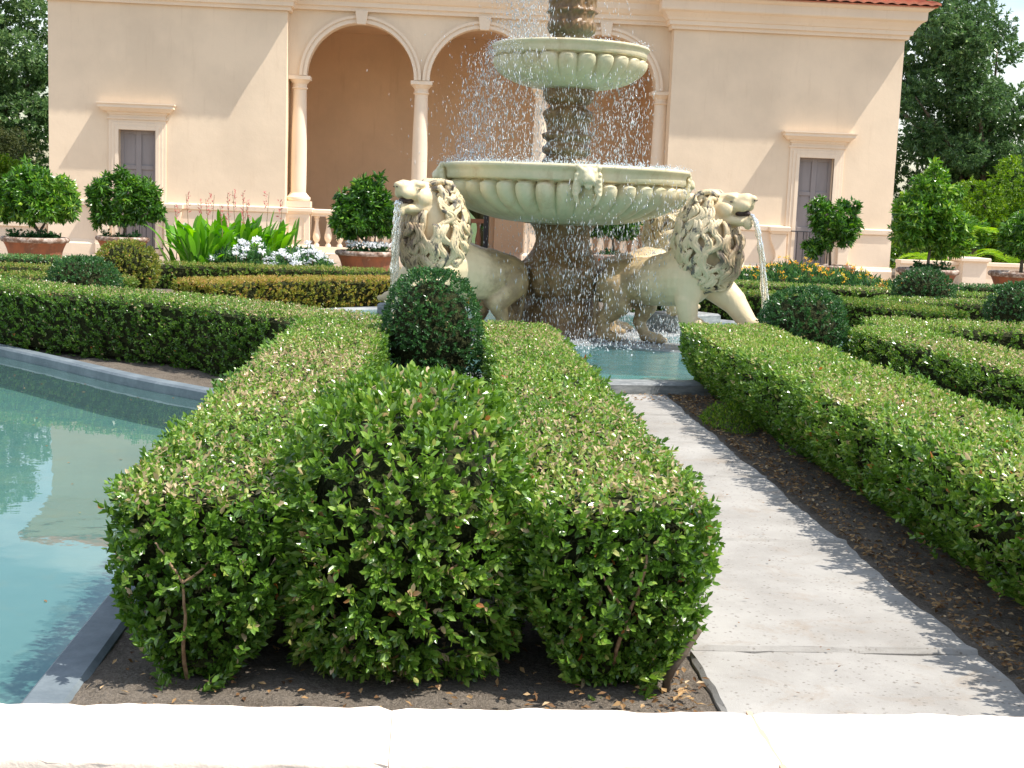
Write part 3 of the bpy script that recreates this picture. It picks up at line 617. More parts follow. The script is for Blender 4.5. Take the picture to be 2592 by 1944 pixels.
# woody branches showing through the near hedge ends
def branch(parent, pts, r0, mat=None):
    pts = smooth_line(pts)[::2]; pts = [(x+random.uniform(-.0015, .0015), y+.012, z) for x, y, z in pts]
    mb = MB(); mb.tube(pts, [r0*(1-.5*i/(len(pts)-1)) for i in range(len(pts))], 8); return mb.build('branch', mat or m_twig, parent, smooth=True)
H = [o for o in bpy.data.objects if o.name.startswith('box_hedge') and o.parent is None]
hl, hr = H[0], H[1]; bush = bpy.data.objects['rounded_box_bush']
branch(hl, [(-.02, .08, .0), (-.022, .02, .10), (-.010, -.005, .18), (-.015, -.018, .26)], .0055)
branch(hl, [(-.015, -.018, .26), (-.04, -.02, .30), (-.075, -.01, .345)], .0038)
branch(hl, [(-.015, -.018, .26), (.02, -.02, .28), (.05, -.0, .32)], .0038)
branch(hr, [(.0, .10, .0), (.0, .04, .1), (.02, .005, .20), (.045, -.012, .28), (.052, -.005, .34)], .0058)
branch(hr, [(.02, .0, .20), (-.015, -.015, .24), (-.045, -.008, .29)], .004)
branch(hr, [(.13, .10, -.02), (.12, .03, .05), (.15, .02, .10), (.19, .03, .16)], .012, m_bark)
branch(bush, [(-.10, -.25, .02), (-.13, -.32, .10), (-.15, -.33, .17)], .005)
branch(bush, [(.05, -.25, .1), (.06, -.345, .26), (.05, -.335, .33)], .0045)
branch(bush, [(.06, -.345, .26), (.10, -.34, .275), (.14, -.32, .3)], .004)
n = 26; P = np.stack([rng.normal(-.20, .018, n), rng.normal(-.31, .012, n), rng.normal(.36, .035, n)], 1)
leaves('dead_leaves', P, rdir(n)+[0, -.6, -.4], rdir(n), np.full(n, .026), np.full(n, .013), np.full(n, .985), m_box, bush, 2)

# ------------------------------------------------------------------ fountain
fo = empty('tiered_fountain', (FX, FY, 0)); tag(fo, 'tiered stone fountain with two fluted green bowls and wet brown pedestal', 'fountain')
def flute(n, z0, z1, amp):
    def f(a, j, z):
        if z < z0 or z > z1: return 1
        t = (z-z0)/(z1-z0); e = min(1, t*3)
        s_ = abs(math.sin(n*a/2))**.6
        cut = .76+.20*s_; k_ = max(0, (t-cut)/(1.001-cut)); return 1+amp*e*(s_-.75)-.055*k_**1.2
    return f
def bowl(name, R_, zb, zt, n, rb):
    H_ = zt-zb; pr = [(rb, zb), (rb*1.15, zb+.008*H_)]
    for t in np.linspace(0, 1, 30):
        a = t*math.pi/2; pr.append((rb*1.1+(R_*.96-rb*1.1)*math.sin(a)**.9, zb+.02*H_+(1-math.cos(a))**.85*.60*H_))
    pr += [(R_*.965, zb+.655*H_), (R_*.955, zb+.685*H_), (R_*.91, zb+.715*H_), (R_*.91, zb+.722*H_), (R_*.955, zb+.73*H_), (R_*.97, zb+.76*H_), (R_*.965, zb+.84*H_), (R_*.975, zb+.90*H_), (R_*.995, zb+.93*H_), (R_, zb+.965*H_), (R_*.99, zb+.99*H_), (R_*.96, zt), (R_*.93, zb+.98*H_), (R_*.9, zb+.9*H_), (R_*.6, zb+.72*H_), (.1, zb+.7*H_)]
    mb = MB(); mb.lathe(pr, seg=n*8, fn=flute(n, zb+.03*H_, zb+.70*H_, .085)); return sm30(mb.build(name, m_bowl, fo, smooth=True), 60)
b1 = bowl('lower_bowl', .955, .945, 1.385, 36, .27); b2 = bowl('upper_bowl', .60, 1.965, 2.285, 24, .19)
bowl('top_bowl', .36, 3.02, 3.22, 16, .12)
for r, z in ((.90, 1.365), (.565, 2.27), (.33, 3.2)):
    mb = MB(); mb.lathe([(r, z-.02), (r, z)], seg=64); mb.build('bowl_water', m_ripple, fo)
def carve(n, rows):
    def f(a, j, z):
        for z0, z1, amp in rows:
            if z0 <= z <= z1:
                return 1+amp*(abs(math.cos(n*a/2))-.5)+.02*math.sin(31*a+z*60)+.015*math.sin(17*a-z*110)
        return 1+.012*math.sin(23*a+z*90)+.010*math.sin(41*a-z*50)
    return f
def dense(pr, step=.012):
    out = []
    for (r0, z0), (r1, z1) in zip(pr[:-1], pr[1:]):
        m_ = max(1, int(math.hypot(r1-r0, z1-z0)/step))
        for s in range(m_): t = s/m_; out.append((r0+(r1-r0)*t, z0+(z1-z0)*t))
    out.append(pr[-1]); return out
def rounded(pr, it=2):
    for _ in range(it):
        q = [pr[0]]
        for (a, b), (c_, d) in zip(pr[:-1], pr[1:]): q += [(.8*a+.2*c_, .8*b+.2*d), (.2*a+.8*c_, .2*b+.8*d)]
        q.append(pr[-1]); pr = q
    return pr
ped = [(.30, .02), (.30, .10), (.285, .15), (.287, .23), (.304, .297), (.29, .34), (.262, .37), (.27, .395), (.315, .42), (.345, .50), (.36, .585), (.35, .63), (.30, .655), (.262, .70), (.225, .753), (.205, .82), (.212, .88), (.24, .93), (.265, .955)]
mb = MB(); mb.lathe(dense(rounded(ped, 1)), seg=120, fn=carve(14, [(.40, .655, .10)])); mb.build('pedestal', m_col, fo, smooth=True)
mid = [(.17, 1.35), (.182, 1.42), (.150, 1.45), (.148, 1.47), (.185, 1.49), (.187, 1.53), (.16, 1.55), (.152, 1.575), (.182, 1.60), (.188, 1.63), (.145, 1.65), (.15, 1.70), (.182, 1.77), (.178, 1.80), (.138, 1.83), (.135, 1.845), (.185, 1.88), (.196, 1.92), (.196, 1.985)]
mb = MB(); mb.lathe(dense(rounded(mid, 1), .009), seg=120, fn=carve(10, [(1.40, 1.47, .08), (1.655, 1.82, .11), (1.59, 1.64, .05)])); mb.build('middle_column', m_col, fo, smooth=True)
topc = [(.125, 2.25), (.13, 2.36), (.17, 2.39), (.182, 2.44), (.165, 2.485), (.168, 2.52), (.185, 2.545), (.165, 2.57), (.175, 2.66), (.20, 2.80), (.16, 2.90), (.12, 2.96), (.13, 3.04)]
mb = MB(); mb.lathe(dense(rounded(topc, 1), .009), seg=120, fn=carve(9, [(2.36, 2.47, .08), (2.53, 2.9, .17)])); mb.build('top_column', m_col, fo, smooth=True)
# lion mask spouts on the lower bowl
for a in (-86, -176, 4, 94):
    mb = MB(); c_ = lambda r, t, z: (math.cos(R(a))*r-math.sin(R(a))*t, math.sin(R(a))*r+math.cos(R(a))*t, z)
    mb.ball(c_(.93, 0, 1.30), .075); mb.ball(c_(.985, 0, 1.285), .042); mb.ball(c_(1.0, .02, 1.272), .024); mb.ball(c_(1.0, -.02, 1.272), .024); mb.ball(c_(1.005, 0, 1.30), .018)
    mb.ball(c_(.97, .035, 1.335), .022); mb.ball(c_(.97, -.035, 1.335), .022); mb.ball(c_(.97, 0, 1.235), .028)
    for s in (-1, 1):
        mb.ball(c_(.95, .07*s, 1.36), .026)
        for k in range(5): mb.tube([c_(.94, .05*s, 1.34-.03*k), c_(.955, .085*s, 1.31-.035*k), c_(.93, .08*s+.02*math.sin(k)*s, 1.25-.035*k), c_(.90, .06*s, 1.21-.03*k)], [.016, .02, .015, .006], 6)
    remesh('lion_mask', mb, m_bowl, fo, .008, 2)
# basin
mb = MB(); n_ = 96; V = []; F = []
pr = [(2.53, -.12), (2.53, .070), (2.55, .085), (2.68, .085), (2.70, .07), (2.70, -.12)]
for i in range(n_):
    a = 2*math.pi*i/n_; j_ = .004*math.sin(7*a)+.003*math.sin(31*a)
    for r, z in pr: V.append(((r+j_)*math.cos(a), (r+j_)*math.sin(a), z))
for i in range(n_):
    for j in range(5): F.append((i*6+j, ((i+1) % n_)*6+j, ((i+1) % n_)*6+j+1, i*6+j+1))
mb.add(V, F); sm30(mb.build('basin_rim', m_fcop, fo))
mb = MB(); mb.lathe([(2.56, -.13), (2.56, -.11)], seg=96); mb.build('basin_floor', m_floor, fo)
wt = MB(); rr = np.linspace(2.54, .02, 70); wt.lathe([(r, .068+.004*math.sin(r*23)) for r in rr], seg=96, cap=False); wo = wt.build('basin_water', m_ripple, fo, smooth=True)
mb = MB(); mb.lathe([(.62, -.11), (.62, .075), (.60, .09), (.05, .09)], seg=48)
for a in (-35, 215, 35, 145):
    ca, sa = math.cos(R(a)), math.sin(R(a)); q = lambda x, y, z: (ca*x-sa*y, sa*x+ca*y, z)
    for x0, x1, hw, z1 in ((.3, 1.42, .24, .085), (1.12, 1.62, .20, .235)):
        V = [q(x, y, z) for z, e in ((-.1, 0), (z1-.015, 0), (z1, .015)) for x, y in ((x0+e, -hw+e), (x1-e, -hw+e), (x1-e, hw-e), (x0+e, hw-e))]
        mb.add(V, [(k*4+i, k*4+(i+1) % 4, k*4+4+(i+1) % 4, k*4+4+i) for k in range(2) for i in range(4)]+[(8, 9, 10, 11)])
mb.build('plinth', m_fcop, fo)

# ------------------------------------------------------------------ lions
def cap(mb, p, q, r0, r1, sy=1.0):
    p, q = Vector(p), Vector(q); n_ = max(2, int((q-p).length/(.35*min(r0, r1)))+1)
    for i in range(n_+1):
        t = i/n_; c_ = p.lerp(q, t); r = r0+(r1-r0)*t; mb.ball(c_, (r, r*sy, r), 16, 10)
def make_lion():
    root = empty('lion_statue', (0, 0, 0)); mb = MB()
    cap(mb, (.15, 0, .46), (.42, 0, .475), .155, .185, .95); cap(mb, (.42, 0, .475), (.68, 0, .52), .185, .215, .95)
    cap(mb, (.10, 0, .50), (.30, 0, .53), .105, .12, .8)
    cap(mb, (.66, 0, .56), (.84, 0, .86), .18, .15, .9)
    # hind legs
    for s, pts in ((-1, [(.13, .42, .135), (.19, .29, .098), (.07, .17, .056), (.075, .05, .052), (.16, .036, .042)]), (1, [(.17, .42, .12), (.33, .28, .08), (.27, .16, .048), (.33, .05, .045), (.44, .036, .042)])):
        for (x0, z0, r0), (x1, z1, r1) in zip(pts[:-1], pts[1:]): cap(mb, (x0, .095*s, z0), (x1, .105*s, z1), r0, r1, .8)
        x, z, r = pts[-1]
        for k in range(4): mb.ball((x+.035, .105*s+(-.033+.022*k), z-.008), (.028, .013, .022))
    # forelegs: one straight, one stretched forward
    cap(mb, (.76, -.10, .52), (.75, -.115, .36), .13, .092, .85); cap(mb, (.75, -.115, .36), (.77, -.115, .20), .088, .068); cap(mb, (.77, -.115, .20), (.85, -.115, .19), .05, .05)
    for k in range(4): mb.ball((.90, -.115-.036+.024*k, .185), (.034, .015, .026))
    cap(mb, (.84, .10, .50), (1.02, .115, .36), .13, .095, .9); cap(mb, (1.02, .115, .36), (1.14, .115, .215), .09, .068); cap(mb, (1.14, .115, .215), (1.21, .115, .195), .052, .05)
    for k in range(4): mb.ball((1.26, .115-.036+.024*k, .188), (.034, .015, .026))
    # tail
    mb.tube([(.03, 0, .52), (-.03, 0, .44), (-.035, -.04, .3), (-.02, -.06, .18), (.0, -.07, .12)], [.024, .022, .02, .022, .035], 10)
    # head
    mb.ball((.91, 0, 1.00), (.135, .115, .125), 20, 14); cap(mb, (.97, 0, 1.045), (1.12, 0, 1.085), .082, .062, .95)
    for s in (-1, 1):
        mb.ball((1.105, .04*s, 1.055), (.062, .036, .045)); mb.ball((1.02, .055*s, 1.115), (.045, .028, .024)); mb.ball((.98, .075*s, 1.02), (.07, .04, .06))
        mb.ball((.80, .105*s, 1.105), (.045, .03, .05)); mb.ball((1.045, .062*s, 1.085), (.017, .014, .013)); cap(mb, (.96, .06*s, .955), (1.09, .035*s, .945), .042, .028)
        mb.ball((1.16, .018*s, 1.112), (.022, .016, .02))
    cap(mb, (.93, 0, 1.085), (1.03, 0, 1.10), .055, .05, 1.1); mb.ball((1.172, 0, 1.108), (.024, .034, .024)); cap(mb, (1.0, 0, .94), (1.13, 0, .95), .045, .036); mb.ball((1.14, 0, .93), (.036, .036, .045)); mb.ball((1.155, 0, .972), (.02, .028, .014))
    # mane volume
    mb.ball((.83, 0, .80), (.195, .195, .31), 20, 16); mb.ball((.95, 0, .66), (.12, .12, .2)); mb.ball((.90, 0, .84), (.14, .13, .18)); mb.ball((.78, 0, 1.0), (.12, .13, .13))
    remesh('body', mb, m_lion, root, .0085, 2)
    mb = MB(); mb.ball((1.085, 0, 1.005), (.055, .042, .028)); mb.ball((1.13, 0, 1.0), (.022, .03, .022)); mb.build('mouth', m_recess, root, smooth=True)  # dark fill painted as the shade inside the open jaws
    for s in (-1, 1):
        mb = MB(); mb.ball((1.186, .017*s, 1.096), (.010, .006, .006)); mb.build('nostril_shade', m_recess, root, smooth=True)
        mb = MB(); mb.ball((1.035, .0765*s, 1.080), (.012, .005, .005)); mb.build('eye_shade', m_recess, root, smooth=True)  # dark bead painted as the shadow under the brow
    # mane locks
    r_ = random.Random(5); mb = MB(); cx_, cz_ = .835, .780; ax, ay, az = .225, .225, .345
    def sp(az_, el, k):
        fx = 1+.22*max(0, math.cos(az_))*max(0, .35-math.sin(el))
        return (cx_+ax*k*fx*math.cos(el)*math.cos(az_), ay*k*math.cos(el)*math.sin(az_), cz_+az*k*math.sin(el))
    for el0, cnt, lw in ((78, 8, .8), (62, 13, .85), (45, 17, .9), (28, 19, .95), (10, 21, 1), (-8, 22, 1), (-26, 21, 1), (-44, 16, .95), (-58, 10, .9)):
        for i in range(cnt):
            a0 = 2*math.pi*(i+.5*(int(el0/18) % 2)+r_.uniform(-.3, .3))/cnt; a0 = (a0+math.pi) % (2*math.pi)-math.pi
            if abs(a0) < 1.05 and el0 > 36: continue
            if abs(a0) < .8 and el0 > 20: continue
            L_ = r_.uniform(.42, .75); amp = r_.uniform(.12, .30)*r_.choice((-1, 1)); ph = r_.uniform(-.9, .9); pts = []; rad = []; fl = r_.uniform(.02, .10)
            m_ = 14; wd = lw*r_.uniform(.75, 1.25)
            for j in range(m_):
                t = j/(m_-1); el = R(el0)-L_*t; wv_ = amp*math.sin(ph+t*6.6)*(.4+.8*t)
                k_ = .99+.05*math.sin(math.pi*t)+fl*t*t+.04*math.sin(ph+6.6*t+1.3)
                aa = a0+wv_/max(.35, math.cos(el))+(.15*t if a0 > 0 else -.15*t)
                pts.append(sp(aa, max(el, R(-84)), k_)); rad.append(wd*.029*math.sin(math.pi*min(1, t*.80+.2))**.8*(1 if t < .7 else 1-(t-.7)*2.9))
            mb.tube(pts, [max(.002, q) for q in rad], 8, flat=.75)
            for sx in (-1, 1):
                p2 = [(x+sx*rad[q]*.65*math.sin(a0), y-sx*rad[q]*.65*math.cos(a0), z+.003) for q, (x, y, z) in enumerate(pts)]; mb.tube([tuple(Vector(p)+(Vector(p)-Vector((cx_, 0, cz_))).normalized()*rad[q]*.35) for q, p in enumerate(p2)], [max(.0015, q*.5) for q in rad], 6)
    for k in range(15):
        y0 = -.095+.19*(k%8)/7; rw = k//8; x0 = 1.0+.02*rw-.9*y0*y0; z0 = .935-.12*rw; a_ = r_.uniform(-.02, .02); pts = []
        for j in range(11):
            t = j/10; pts.append((x0+.045*math.sin(t*2.6)+.012*math.sin(t*8+k), y0*(1.05+.25*t)+a_*math.sin(t*6+k), z0-.24*t))
        mb.tube(pts, [.024*math.sin(math.pi*min(1, t_/10*.8+.2))**.8*(1 if t_ < 7 else 1-(t_-7)*.3)+.002 for t_ in range(11)], 8, flat=.8)
    # curls round the face and ears
    for s in (-1, 1):
        for k in range(6):
            x0, z0 = .93-.02*k, 1.09-.045*k; mb.tube([(x0, s*.085, z0), (x0-.03, s*(.13+.01*k), z0+.01), (x0-.05, s*.16, z0-.04), (x0-.03, s*.155, z0-.09), (x0-.05, s*.15, z0-.13)], [.016, .024, .026, .02, .006], 8)
        mb.tube([(.815, s*.12, 1.13), (.785, s*.145, 1.11), (.79, s*.15, 1.075), (.82, s*.14, 1.065), (.83, s*.13, 1.09)], [.012, .016, .016, .013, .008], 8)
    for k in range(7):
        y0 = -.09+.03*k; mb.tube([(.93, y0*.8, 1.115), (.87, y0*1.1, 1.145), (.80, y0*1.25, 1.13), (.74, y0*1.35, 1.05), (.72, y0*1.3, .98)], [.012, .022, .026, .022, .006], 8)
    mb.build('mane', m_mane, root, smooth=True)
    return root
lion0 = make_lion()
LI = [(-35, 'cream stone lion facing right with black stained mane, front right of the fountain'), (215, 'cream stone lion facing left with water streaming from its mouth, front left of the fountain'),
      (35, 'stone lion at the back right, mostly hidden behind the right-hand lion'), (145, 'stone lion at the back left, hidden behind the left-hand lion')]
for k, (a, lb) in enumerate(LI):
    o = lion0 if k == 0 else copy_tree(lion0)
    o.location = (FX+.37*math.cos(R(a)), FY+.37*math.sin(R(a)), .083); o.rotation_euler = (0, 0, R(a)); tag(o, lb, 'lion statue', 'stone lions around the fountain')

# ------------------------------------------------------------------ water in the air
def stream(label, a, z0, thick, spread, seed, name='water_jet', v0=.42):
    r_ = random.Random(seed); ca, sa = math.cos(R(a)), math.sin(R(a)); r0 = .37+1.155; mb = MB()
    for k in range(spread):
        off = (k-(spread-1)/2)*.016; v = v0+r_.uniform(-.05, .05); pts = []; rad = []
        for j in range(26):
            t = j/25*.43; x = r0+v*t; z = z0-4.9*t*t*.98
            if z < .07: break
            w_ = .004*math.sin(j*1.3+k)+r_.uniform(-.002, .002)
            pts.append((FX+ca*x-sa*(off+w_), FY+sa*x+ca*(off+w_), z)); rad.append(thick*(1+.35*math.sin(j*2.1+k*1.7))*(.8+.5*r_.random()))
        mb.tube(pts, rad, 7)
    o = mb.build(name, m_stream, smooth=True); tag(o, label, 'water jet', 'jets from the lion mouths'); return o
stream('thin twisted jet of water falling from the right-hand lion mouth', -35, 1.075, .010, 3, 3)
stream('broad sheet of water falling from the left-hand lion mouth', 215, 1.075, .011, 5, 4, v0=.10)
OC = np.array([(0, 0, 1.), (1, 0, 0), (0, 1, 0), (-1, 0, 0), (0, -1, 0), (0, 0, -1)]); OF = np.array([(0, 1, 2), (0, 2, 3), (0, 3, 4), (0, 4, 1), (5, 2, 1), (5, 3, 2), (5, 4, 3), (5, 1, 4)])
def drops(name, P, r, stretch, label, tilt=None):
    n = len(P); S = r[:, None, None]*np.stack([np.ones(n), np.ones(n), stretch], 1)[:, None, :]
    V = OC[None]*S
    V[:, :, 0] += V[:, :, 2]*rng.normal(0, .12, n)[:, None]
    V = V+P[:, None, :]; F = (np.arange(n)*6)[:, None, None]+OF[None]
    # pick up roundness
    o = npmesh(name, V.reshape(-1, 3), F.reshape(-1, 3), m_drop, smooth=True); tag(o, label, 'water spray', kind='stuff'); return o
Ps, Rs, Ss = [], [], []
def fall(n, r_fn, a_fn, z0, z1, rad=(.0014, .0036), st=(2.5, 10), power=1.):
    a = a_fn(n); u = rng.random(n)**power; r = r_fn(n, u); Ps.append(np.stack([FX+r*np.cos(a), FY+r*np.sin(a), z0+(z1-z0)*u], 1))
    q = rng.random(n)**2.2; Rs.append((rad[0]+(rad[1]-rad[0])*q)*.8); Ss.append(rng.uniform(st[0], st[1], n))
ang = lambda lo, hi: (lambda n: rng.uniform(R(lo), R(hi), n))
# from the top down onto the left of the upper bowl (wind blown)
fall(2600, lambda n, u: rng.normal(.50-.10*(1-u), .11, n), ang(165, 235), 2.28, 3.2, (.0016, .0036))
fall(500, lambda n, u: rng.normal(.34, .08, n), ang(0, 360), 2.28, 3.2)
# upper bowl to lower bowl
fall(3200, lambda n, u: rng.normal(.62+.16*(1-u), .10, n), ang(150, 250), 1.38, 2.2, (.0016, .004))
fall(1500, lambda n, u: rng.normal(.50, .09, n), ang(250, 380), 1.38, 2.1, (.0016, .0042))
fall(1100, lambda n, u: rng.normal(.22, .03, n), ang(0, 360), 1.38, 2.0, (.0016, .0042))
fall(120, lambda n, u: rng.normal(.9+.2*(1-u), .2, n), ang(150, 215), 1.3, 2.3, (.0014, .003))
# lower bowl to basin
fall(1900, lambda n, u: rng.normal(.95, .04, n), ang(-95, 30), .1, 1.3, (.0018, .0045))
fall(1900, lambda n, u: rng.normal(.40+.25*u, .14, n), ang(-120, 10), .09, 1.0, (.0018, .0045))
fall(900, lambda n, u: rng.normal(.55, .16, n), ang(200, 290), .09, .98, (.0016, .004))
# splash fringes
def ring(n, r, sr, z, h, a0=0, a1=360, rad=(.002, .006)):
    a = rng.uniform(R(a0), R(a1), n); rr_ = rng.normal(r, sr, n); Ps.append(np.stack([FX+rr_*np.cos(a), FY+rr_*np.sin(a), z+np.abs(rng.normal(0, h, n))], 1)); Rs.append(rng.uniform(*rad, n)); Ss.append(rng.uniform(.7, 1.8, n))
ring(3200, .78, .10, 1.375, .018, 0, 360, (.002, .006)); ring(900, .78, .12, 1.38, .05, 120, 300, (.0016, .0036)); ring(700, .56, .03, 2.27, .022); ring(700, .60, .03, 2.2, .05, 150, 230, (.0016, .0042))
ring(2200, .72, .22, .075, .022, 0, 360, (.003, .008)); ring(900, .75, .28, .08, .06, 0, 360, (.0016, .0036)); ring(500, 1.75, .06, .07, .02, 205, 225, (.003, .009)); ring(300, 1.75, .05, .07, .02, -42, -28, (.003, .009))
P = np.concatenate(Ps); drops('water_spray', P, np.concatenate(Rs), np.concatenate(Ss), 'white droplets and splashes falling through the fountain tiers')

# ------------------------------------------------------------------ pavilion
FYB = 22.5; CYB = 22.78
bl = empty('pavilion', (.83, 25, 0)); tag(bl, 'peach stucco garden pavilion with three arches, columns and red tiled roof', 'building')
BO = Vector((-.83, -25, 0))
def bpart(mb, name, mat, bevel=0, parent=None, smooth=False):
    o = mb.build(name, mat, parent or bl, smooth=smooth)
    if parent is None or parent is bl: o.data.transform(Matrix.Translation(BO))
    else: o.data.transform(Matrix.Translation(BO))
    if bevel: m = o.modifiers.new('b', 'BEVEL'); m.width = bevel; m.segments = 2; m.limit_method = 'ANGLE'; m.angle_limit = R(35)
    return o
def ring_loft(mb, x0, x1, y0, y1, prof):
    V = []; n = len(prof)
    for p, z in prof: V += [(x0-p, y0-p, z), (x1+p, y0-p, z), (x1+p, y1+p, z), (x0-p, y1+p, z)]
    F = [(j*4+i, j*4+(i+1) % 4, (j+1)*4+(i+1) % 4, (j+1)*4+i) for j in range(n-1) for i in range(4)]+[tuple(range((n-1)*4, n*4))]
    mb.add(V, F)
WINGS = [(-6.17, -2.37, -4.755), (3.95, 7.83, 6.47)]
for wx0, wx1, dx in WINGS:
    mb = MB(); d0, d1, dz = dx-.295, dx+.295, 2.03; y0, y1 = FYB, FYB+.3
    mb.box(wx0, d0, y0, y1, 0, 4.1); mb.box(d1, wx1, y0, y1, 0, 4.1); mb.box(d0, d1, y0, y1, dz, 4.1); mb.box(d0, d1, y0, y1, 0, .03)
    mb.box(wx0, wx0+.3, y1, 27.5, 0, 4.1); mb.box(wx1-.3, wx1, y1, 27.5, 0, 4.1); mb.box(wx0+.3, wx1-.3, 27.2, 27.5, 0, 4.1); mb.box(wx0+.3, wx1-.3, y1, 27.2, 3.9, 4.0)
    bpart(mb, 'wall', m_wall)
    mb = MB(); mb.box(d0, d1, y0+.34, y0+.36, 0, dz); bpart(mb, 'door_reveal', m_iron)
    # cornice
    mb = MB(); ring_loft(mb, wx0, wx1, y0, 27.5, [(.003, 4.03), (.055, 4.03), (.06, 4.09), (.10, 4.095), (.105, 4.16), (.125, 4.17), (.145, 4.21), (.20, 4.28), (.255, 4.31), (.265, 4.33), (.268, 4.45), (.31, 4.475), (.34, 4.50), (.34, 4.52)])
    bpart(mb, 'cornice', m_trim)
    # band, plinth
    for a, b in ((wx0-.05, dx-.50), (dx+.50, wx1+.05)):
        mb = MB()
        mb.prism([(y0-.05, .795), (y0-.055, .865), (y0-.04, .875), (y0+.01, .885), (y0+.01, .775), (y0-.03, .78)], 'x', a, b)
        mb.prism([(y0-.020, 0), (y0-.020, .775), (y0+.01, .775), (y0+.01, 0)], 'x', a+.03, b-.03 if b > dx+.6 else b)
        mb.prism([(y0-.07, -.02), (y0-.07, .17), (y0-.045, .20), (y0-.03, .235), (y0-.02, .24), (y0-.02, -.02)], 'x', a, b)
        bpart(mb, 'base_moulding', m_trim)
    # door
    dr = MB(); dr.box(d0, d1, y0+.11, y0+.14, .03, dz); dr = bpart(dr, 'door', m_door)
    mb = MB(); yy0, yy1 = y0+.088, y0+.11
    for a, b in ((d0, d0+.055), (dx-.045, dx+.045), (d1-.055, d1)): mb.box(a, b, yy0, yy1, .03, dz)
    for za, zb in ((dz-.06, dz), (1.40, 1.47), (.80, .87), (.03, .15)):
        mb.box(d0+.055, dx-.045, yy0+.001, yy1, za, zb); mb.box(dx+.045, d1-.055, yy0+.001, yy1, za, zb)
    bpart(mb, 'door_frame', m_door, .005, dr)
    # architrave, frieze, hood
    mb = MB()
    for k, (w_, pr_) in enumerate(((.165, .025), (.115, .040), (.06, .052))):
        # nested mitred frames, each a step deeper
        a0 = d0-w_; a1 = d1+w_; zt = dz+w_
        mb.box(a0, d0, y0-pr_, y0+.002, .03, zt); mb.box(d1, a1, y0-pr_, y0+.002, .03, zt); mb.box(d0, d1, y0-pr_+.0005, y0+.002, dz, zt)
    mb.box(d0-.19, d1+.19, y0-.045, y0+.002, dz+.165, dz+.19)
    bpart(mb, 'architrave', m_trim, .003)
    mb = MB(); mb.box(d0-.155, d1+.155, y0-.03, y0+.002, dz+.19, 2.30); ring_loft(mb, d0-.155, d1+.155, y0-.03, y0-.002, [(-.01, 2.27), (.02, 2.275), (.03, 2.31), (.08, 2.32), (.13, 2.37), (.15, 2.375), (.15, 2.415), (.17, 2.435), (.17, 2.45)])
    bpart(mb, 'hood', m_trim)
    # scroll consoles either side of the doorway
    for s in (-1, 1):
        xa = dx+s*.47; xb = dx+s*.60; pr_ = []
        mb = MB(); pts = []
        for j in range(17):
            t = j/16; z = .74-.56*t; ww = .20-.115*math.sin(t*math.pi*.5)**1.2+.07*max(0, t-.72)/.28; ww += .012*math.sin(t*9)
            pts.append((dx+s*(.42+ww+.10), z))
        prof = [(dx+s*.45, .18)]+[(dx+s*.45, .74)]+pts
        if s < 0: prof = prof[::-1]
        mb.prism(prof[::-1], 'y', y0-.10, y0+.0)
        ring_loft(mb, min(dx+s*.45, dx+s*.70), max(dx+s*.45, dx+s*.70), y0-.11, y0-.03, [(0, .738), (.012, .75), (.02, .775), (.05, .79), (.055, .86), (.02, .872)])
        mb.box(min(dx+s*.44, dx+s*.66), max(dx+s*.44, dx+s*.66), y0-.12, y0+.0, .0, .18)
        bpart(mb, 'console', m_trim, .006)
    mb = MB()
    for k in range(6): x = d0+.03+(d1-d0-.06)*k/5; mb.tube([(x, y0-.09, .10), (x, y0-.09, .80)], .0075, 8)
    mb.tube([(d0-.14, y0-.09, .80), (d1+.14, y0-.09, .80)], .010, 8); mb.tube([(d0-.14, y0-.09, .13), (d1+.14, y0-.09, .13)], .010, 8)
    bpart(mb, 'railing', m_iron)
    # roof
    e = .42; ex0, ex1, ey0, ey1 = wx0-e, wx1+e, y0-e, 27.5+e; zr = 4.53; sl_ = math.tan(R(21)); mb = MB()
    cxm = (ex0+ex1)/2; hw = (ex1-ex0)/2; hd = (ey1-ey0)/2
    def slope(P0, U, Vd, wid, vmaxfn):
        du = .036; nu = int(wid/du); rows = 14; V = []; F = []; per = .19
        idx = {}
        for i in range(nu+1):
            u = wid*i/nu; vm = vmaxfn(u); 
            for r in range(rows):
                for q in (0, 1):
                    v = vm*(r+q)/rows; h = .028*abs(math.sin(math.pi*u/per))+.03*(1-q)
                    V.append((P0[0]+U[0]*u+Vd[0]*v, P0[1]+U[1]*u+Vd[1]*v, zr+v*sl_+h))
        k = rows*2
        for i in range(nu):
            for r in range(k-1): F.append((i*k+r, (i+1)*k+r, (i+1)*k+r+1, i*k+r+1))
            # eave lip
        base = len(V)
        for i in range(nu+1): u = wid*i/nu; V.append((P0[0]+U[0]*u, P0[1]+U[1]*u, zr+.028*abs(math.sin(math.pi*u/per))-.004))
        for i in range(nu): F.append((base+i, base+i+1, (i+1)*k, i*k))
        mb.add(V, F)
    W_, D_ = ex1-ex0, ey1-ey0; m_ = min(W_, D_)/2
    slope((ex0, ey0), (1, 0), (0, 1), W_, lambda u: min(u, W_-u, m_)+.02); slope((ex1, ey0), (0, 1), (-1, 0), D_, lambda u: min(u, D_-u, m_)+.02)
    slope((ex1, ey1), (-1, 0), (0, -1), W_, lambda u: min(u, W_-u, m_)+.02); slope((ex0, ey1), (0, -1), (1, 0), D_, lambda u: min(u, D_-u, m_)+.02)
    mb.box(ex0+.03, ex1-.03, ey0+.03, ey1-.03, zr-.012, zr-.002)
    bpart(mb, 'roof', m_tile)
